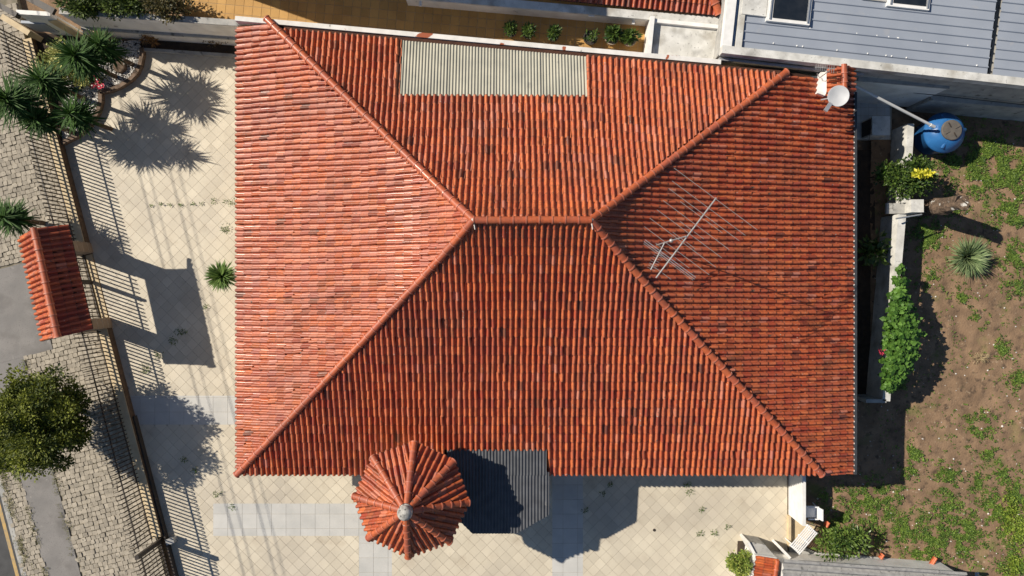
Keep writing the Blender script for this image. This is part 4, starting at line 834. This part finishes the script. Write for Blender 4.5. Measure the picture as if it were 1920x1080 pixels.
def corr_sheet(a0, a1, dz_):
    m2 = MB(); m2.smooth = True; V = []; n = 84
    for i in range(n + 1):
        u = i / n * 3.2; z = 1.6 + .07 * math.sin(6.2832 * u / .27) - .06 * u + dz_
        for a in (a0, a1): p = s0 + se * a + sn * u; V.append((p.x, p.y, z))
    return m2.add(V, [(2 * i, 2 * i + 1, 2 * i + 3, 2 * i + 2) for i in range(n)])
for k in range(3): corr_sheet(k * LL / 3 - .05, (k + 1) * LL / 3, .012 * (k % 2)).build('roof_sheet', ASBEST, cs)
MB().prism([s0 + sn * .25, s1 + sn * .25, s1 + sn * 3, s0 + sn * 3], -.1, 1.36).build('wall', WHITE, cs)
m2 = MB(); [m2.box(s0 + se * (.3 + .0 * k) + sn * (.3 + .5 * k), (.01, .01, .01)) for k in range(1)]
lt = thing('tiled_lean_to', W(1435, 1080), 'strip of bright orange clay tiles beside the yellow green shrub', 'roof'); gf = TileField(); l0, l1 = W(1416, 1041, 1.2), W(1458, 1047, 1.2); le = (l1 - l0).normalized(); ln = Vector((le.y, -le.x, 0)); lw_ = (l1 - l0).length
MB().prism([l0, l1, l1 + ln * 3, l0 + ln * 3][::-1], 0, 1.15).build('wall', CLEANWHITE, lt)
for i in range(8): o = l0 + ln * (.1 + i * .2); run_column(gf, lambda d: o + le * (lw_ - d) + Vector((0, 0, .08 + .1 * (lw_ - d))), ln, 0, lw_, hue=.75, dark=0, pale=.1)
gf.flush(lt, 100); ridge_line(lt, [l1 + ln * 1.8 + Vector((-.08, 0, .2)), l1 + Vector((-.08, 0, .2))], .4, .0, .8)
wp = thing('angled_wall', W(1440, 1030), 'low pale walls around the patio corner below the kerb', 'wall')
MB().wall(W(1402, 1016, .9), W(1416, 1042, .9), .10, 0, 1.0).build('wall', CLEANWHITE, wp); MB().prism([W(1404, 1016, .9), W(1434, 1021, .9), W(1456, 1046, .9), W(1418, 1041, .9)][::-1], 0, .9).build('top', CONC, wp); MB().wall(W(1462, 1026, .8), W(1481, 1046, .8), .10, 0, .85).build('wall', CLEANWHITE, wp)
pk = MB().prism([W(1383, 1014), W(1404, 1014), W(1404, 1110), W(1378, 1110)][::-1], -.02, .03).build('planting_pocket', DARKSOIL, None, kind='structure')
for i, (px, py, r, lab) in enumerate(((1548, 987, .3, 'broken terracotta tile leaning in the weeds near the chair'), (1650, 1047, .3, 'broken terracotta tile lying beside the glossy bush'), (1745, 1060, .55, 'long terracotta shard at the shed roof edge'))):
    c = W(px, py, .2); t = thing('terracotta_shard', c, lab, 'shard'); inst('shard', tile_mesh((.6, .1, 0)), frame(c, Vector((.9, -.3, 0)), Vector((.4 * r, .55 * r, .1)), Vector((0, 0, .9))), t)
pp = thing('steel_post', W(1831, 1076), 'thin steel post at the bottom edge of the yard', 'post'); MB().tube(W(1831, 1076, 0), W(1831, 1076, 0) + Vector((0, 0, 1.2)), .03).build('tube', STEEL, pp); MB().box(W(1831, 1076, 0) + Vector((0, 0, .02)), (.16, .16, .04)).build('base_plate', STEEL, pp)
sr = thing('drain_cover', W(1227, 994), 'small dark ring drain in the sunlit patio', 'drain'); MB().lathe(W(1227, 994, .010), [(.06, 0), (.06, .012), (.035, .012), (.035, .004)], 14).build('ring', IRON, sr)
# overhead street cables (their thin shadows cross the patio)
for (px, py, z, r, lab) in ((283, 407, 7.4, .016, 'overhead street cable, lowest of four'), (300, 400, 7.6, .012, 'overhead street cable, second from the lowest'), (333, 373, 8.0, .016, 'overhead street cable, third from the lowest'), (350, 373, 8.3, .012, 'overhead street cable, highest of four')):
    q = W(px, py) - LD * (z / -LD.z) * 1.0; t = thing('overhead_cable', q, lab, 'cable', 'street cables'); e3 = Vector((FE.x, FE.y, 0)); MB().tube(q - e3 * 16, q + e3 * 20, r, n=6).build('wire', IRON, t)
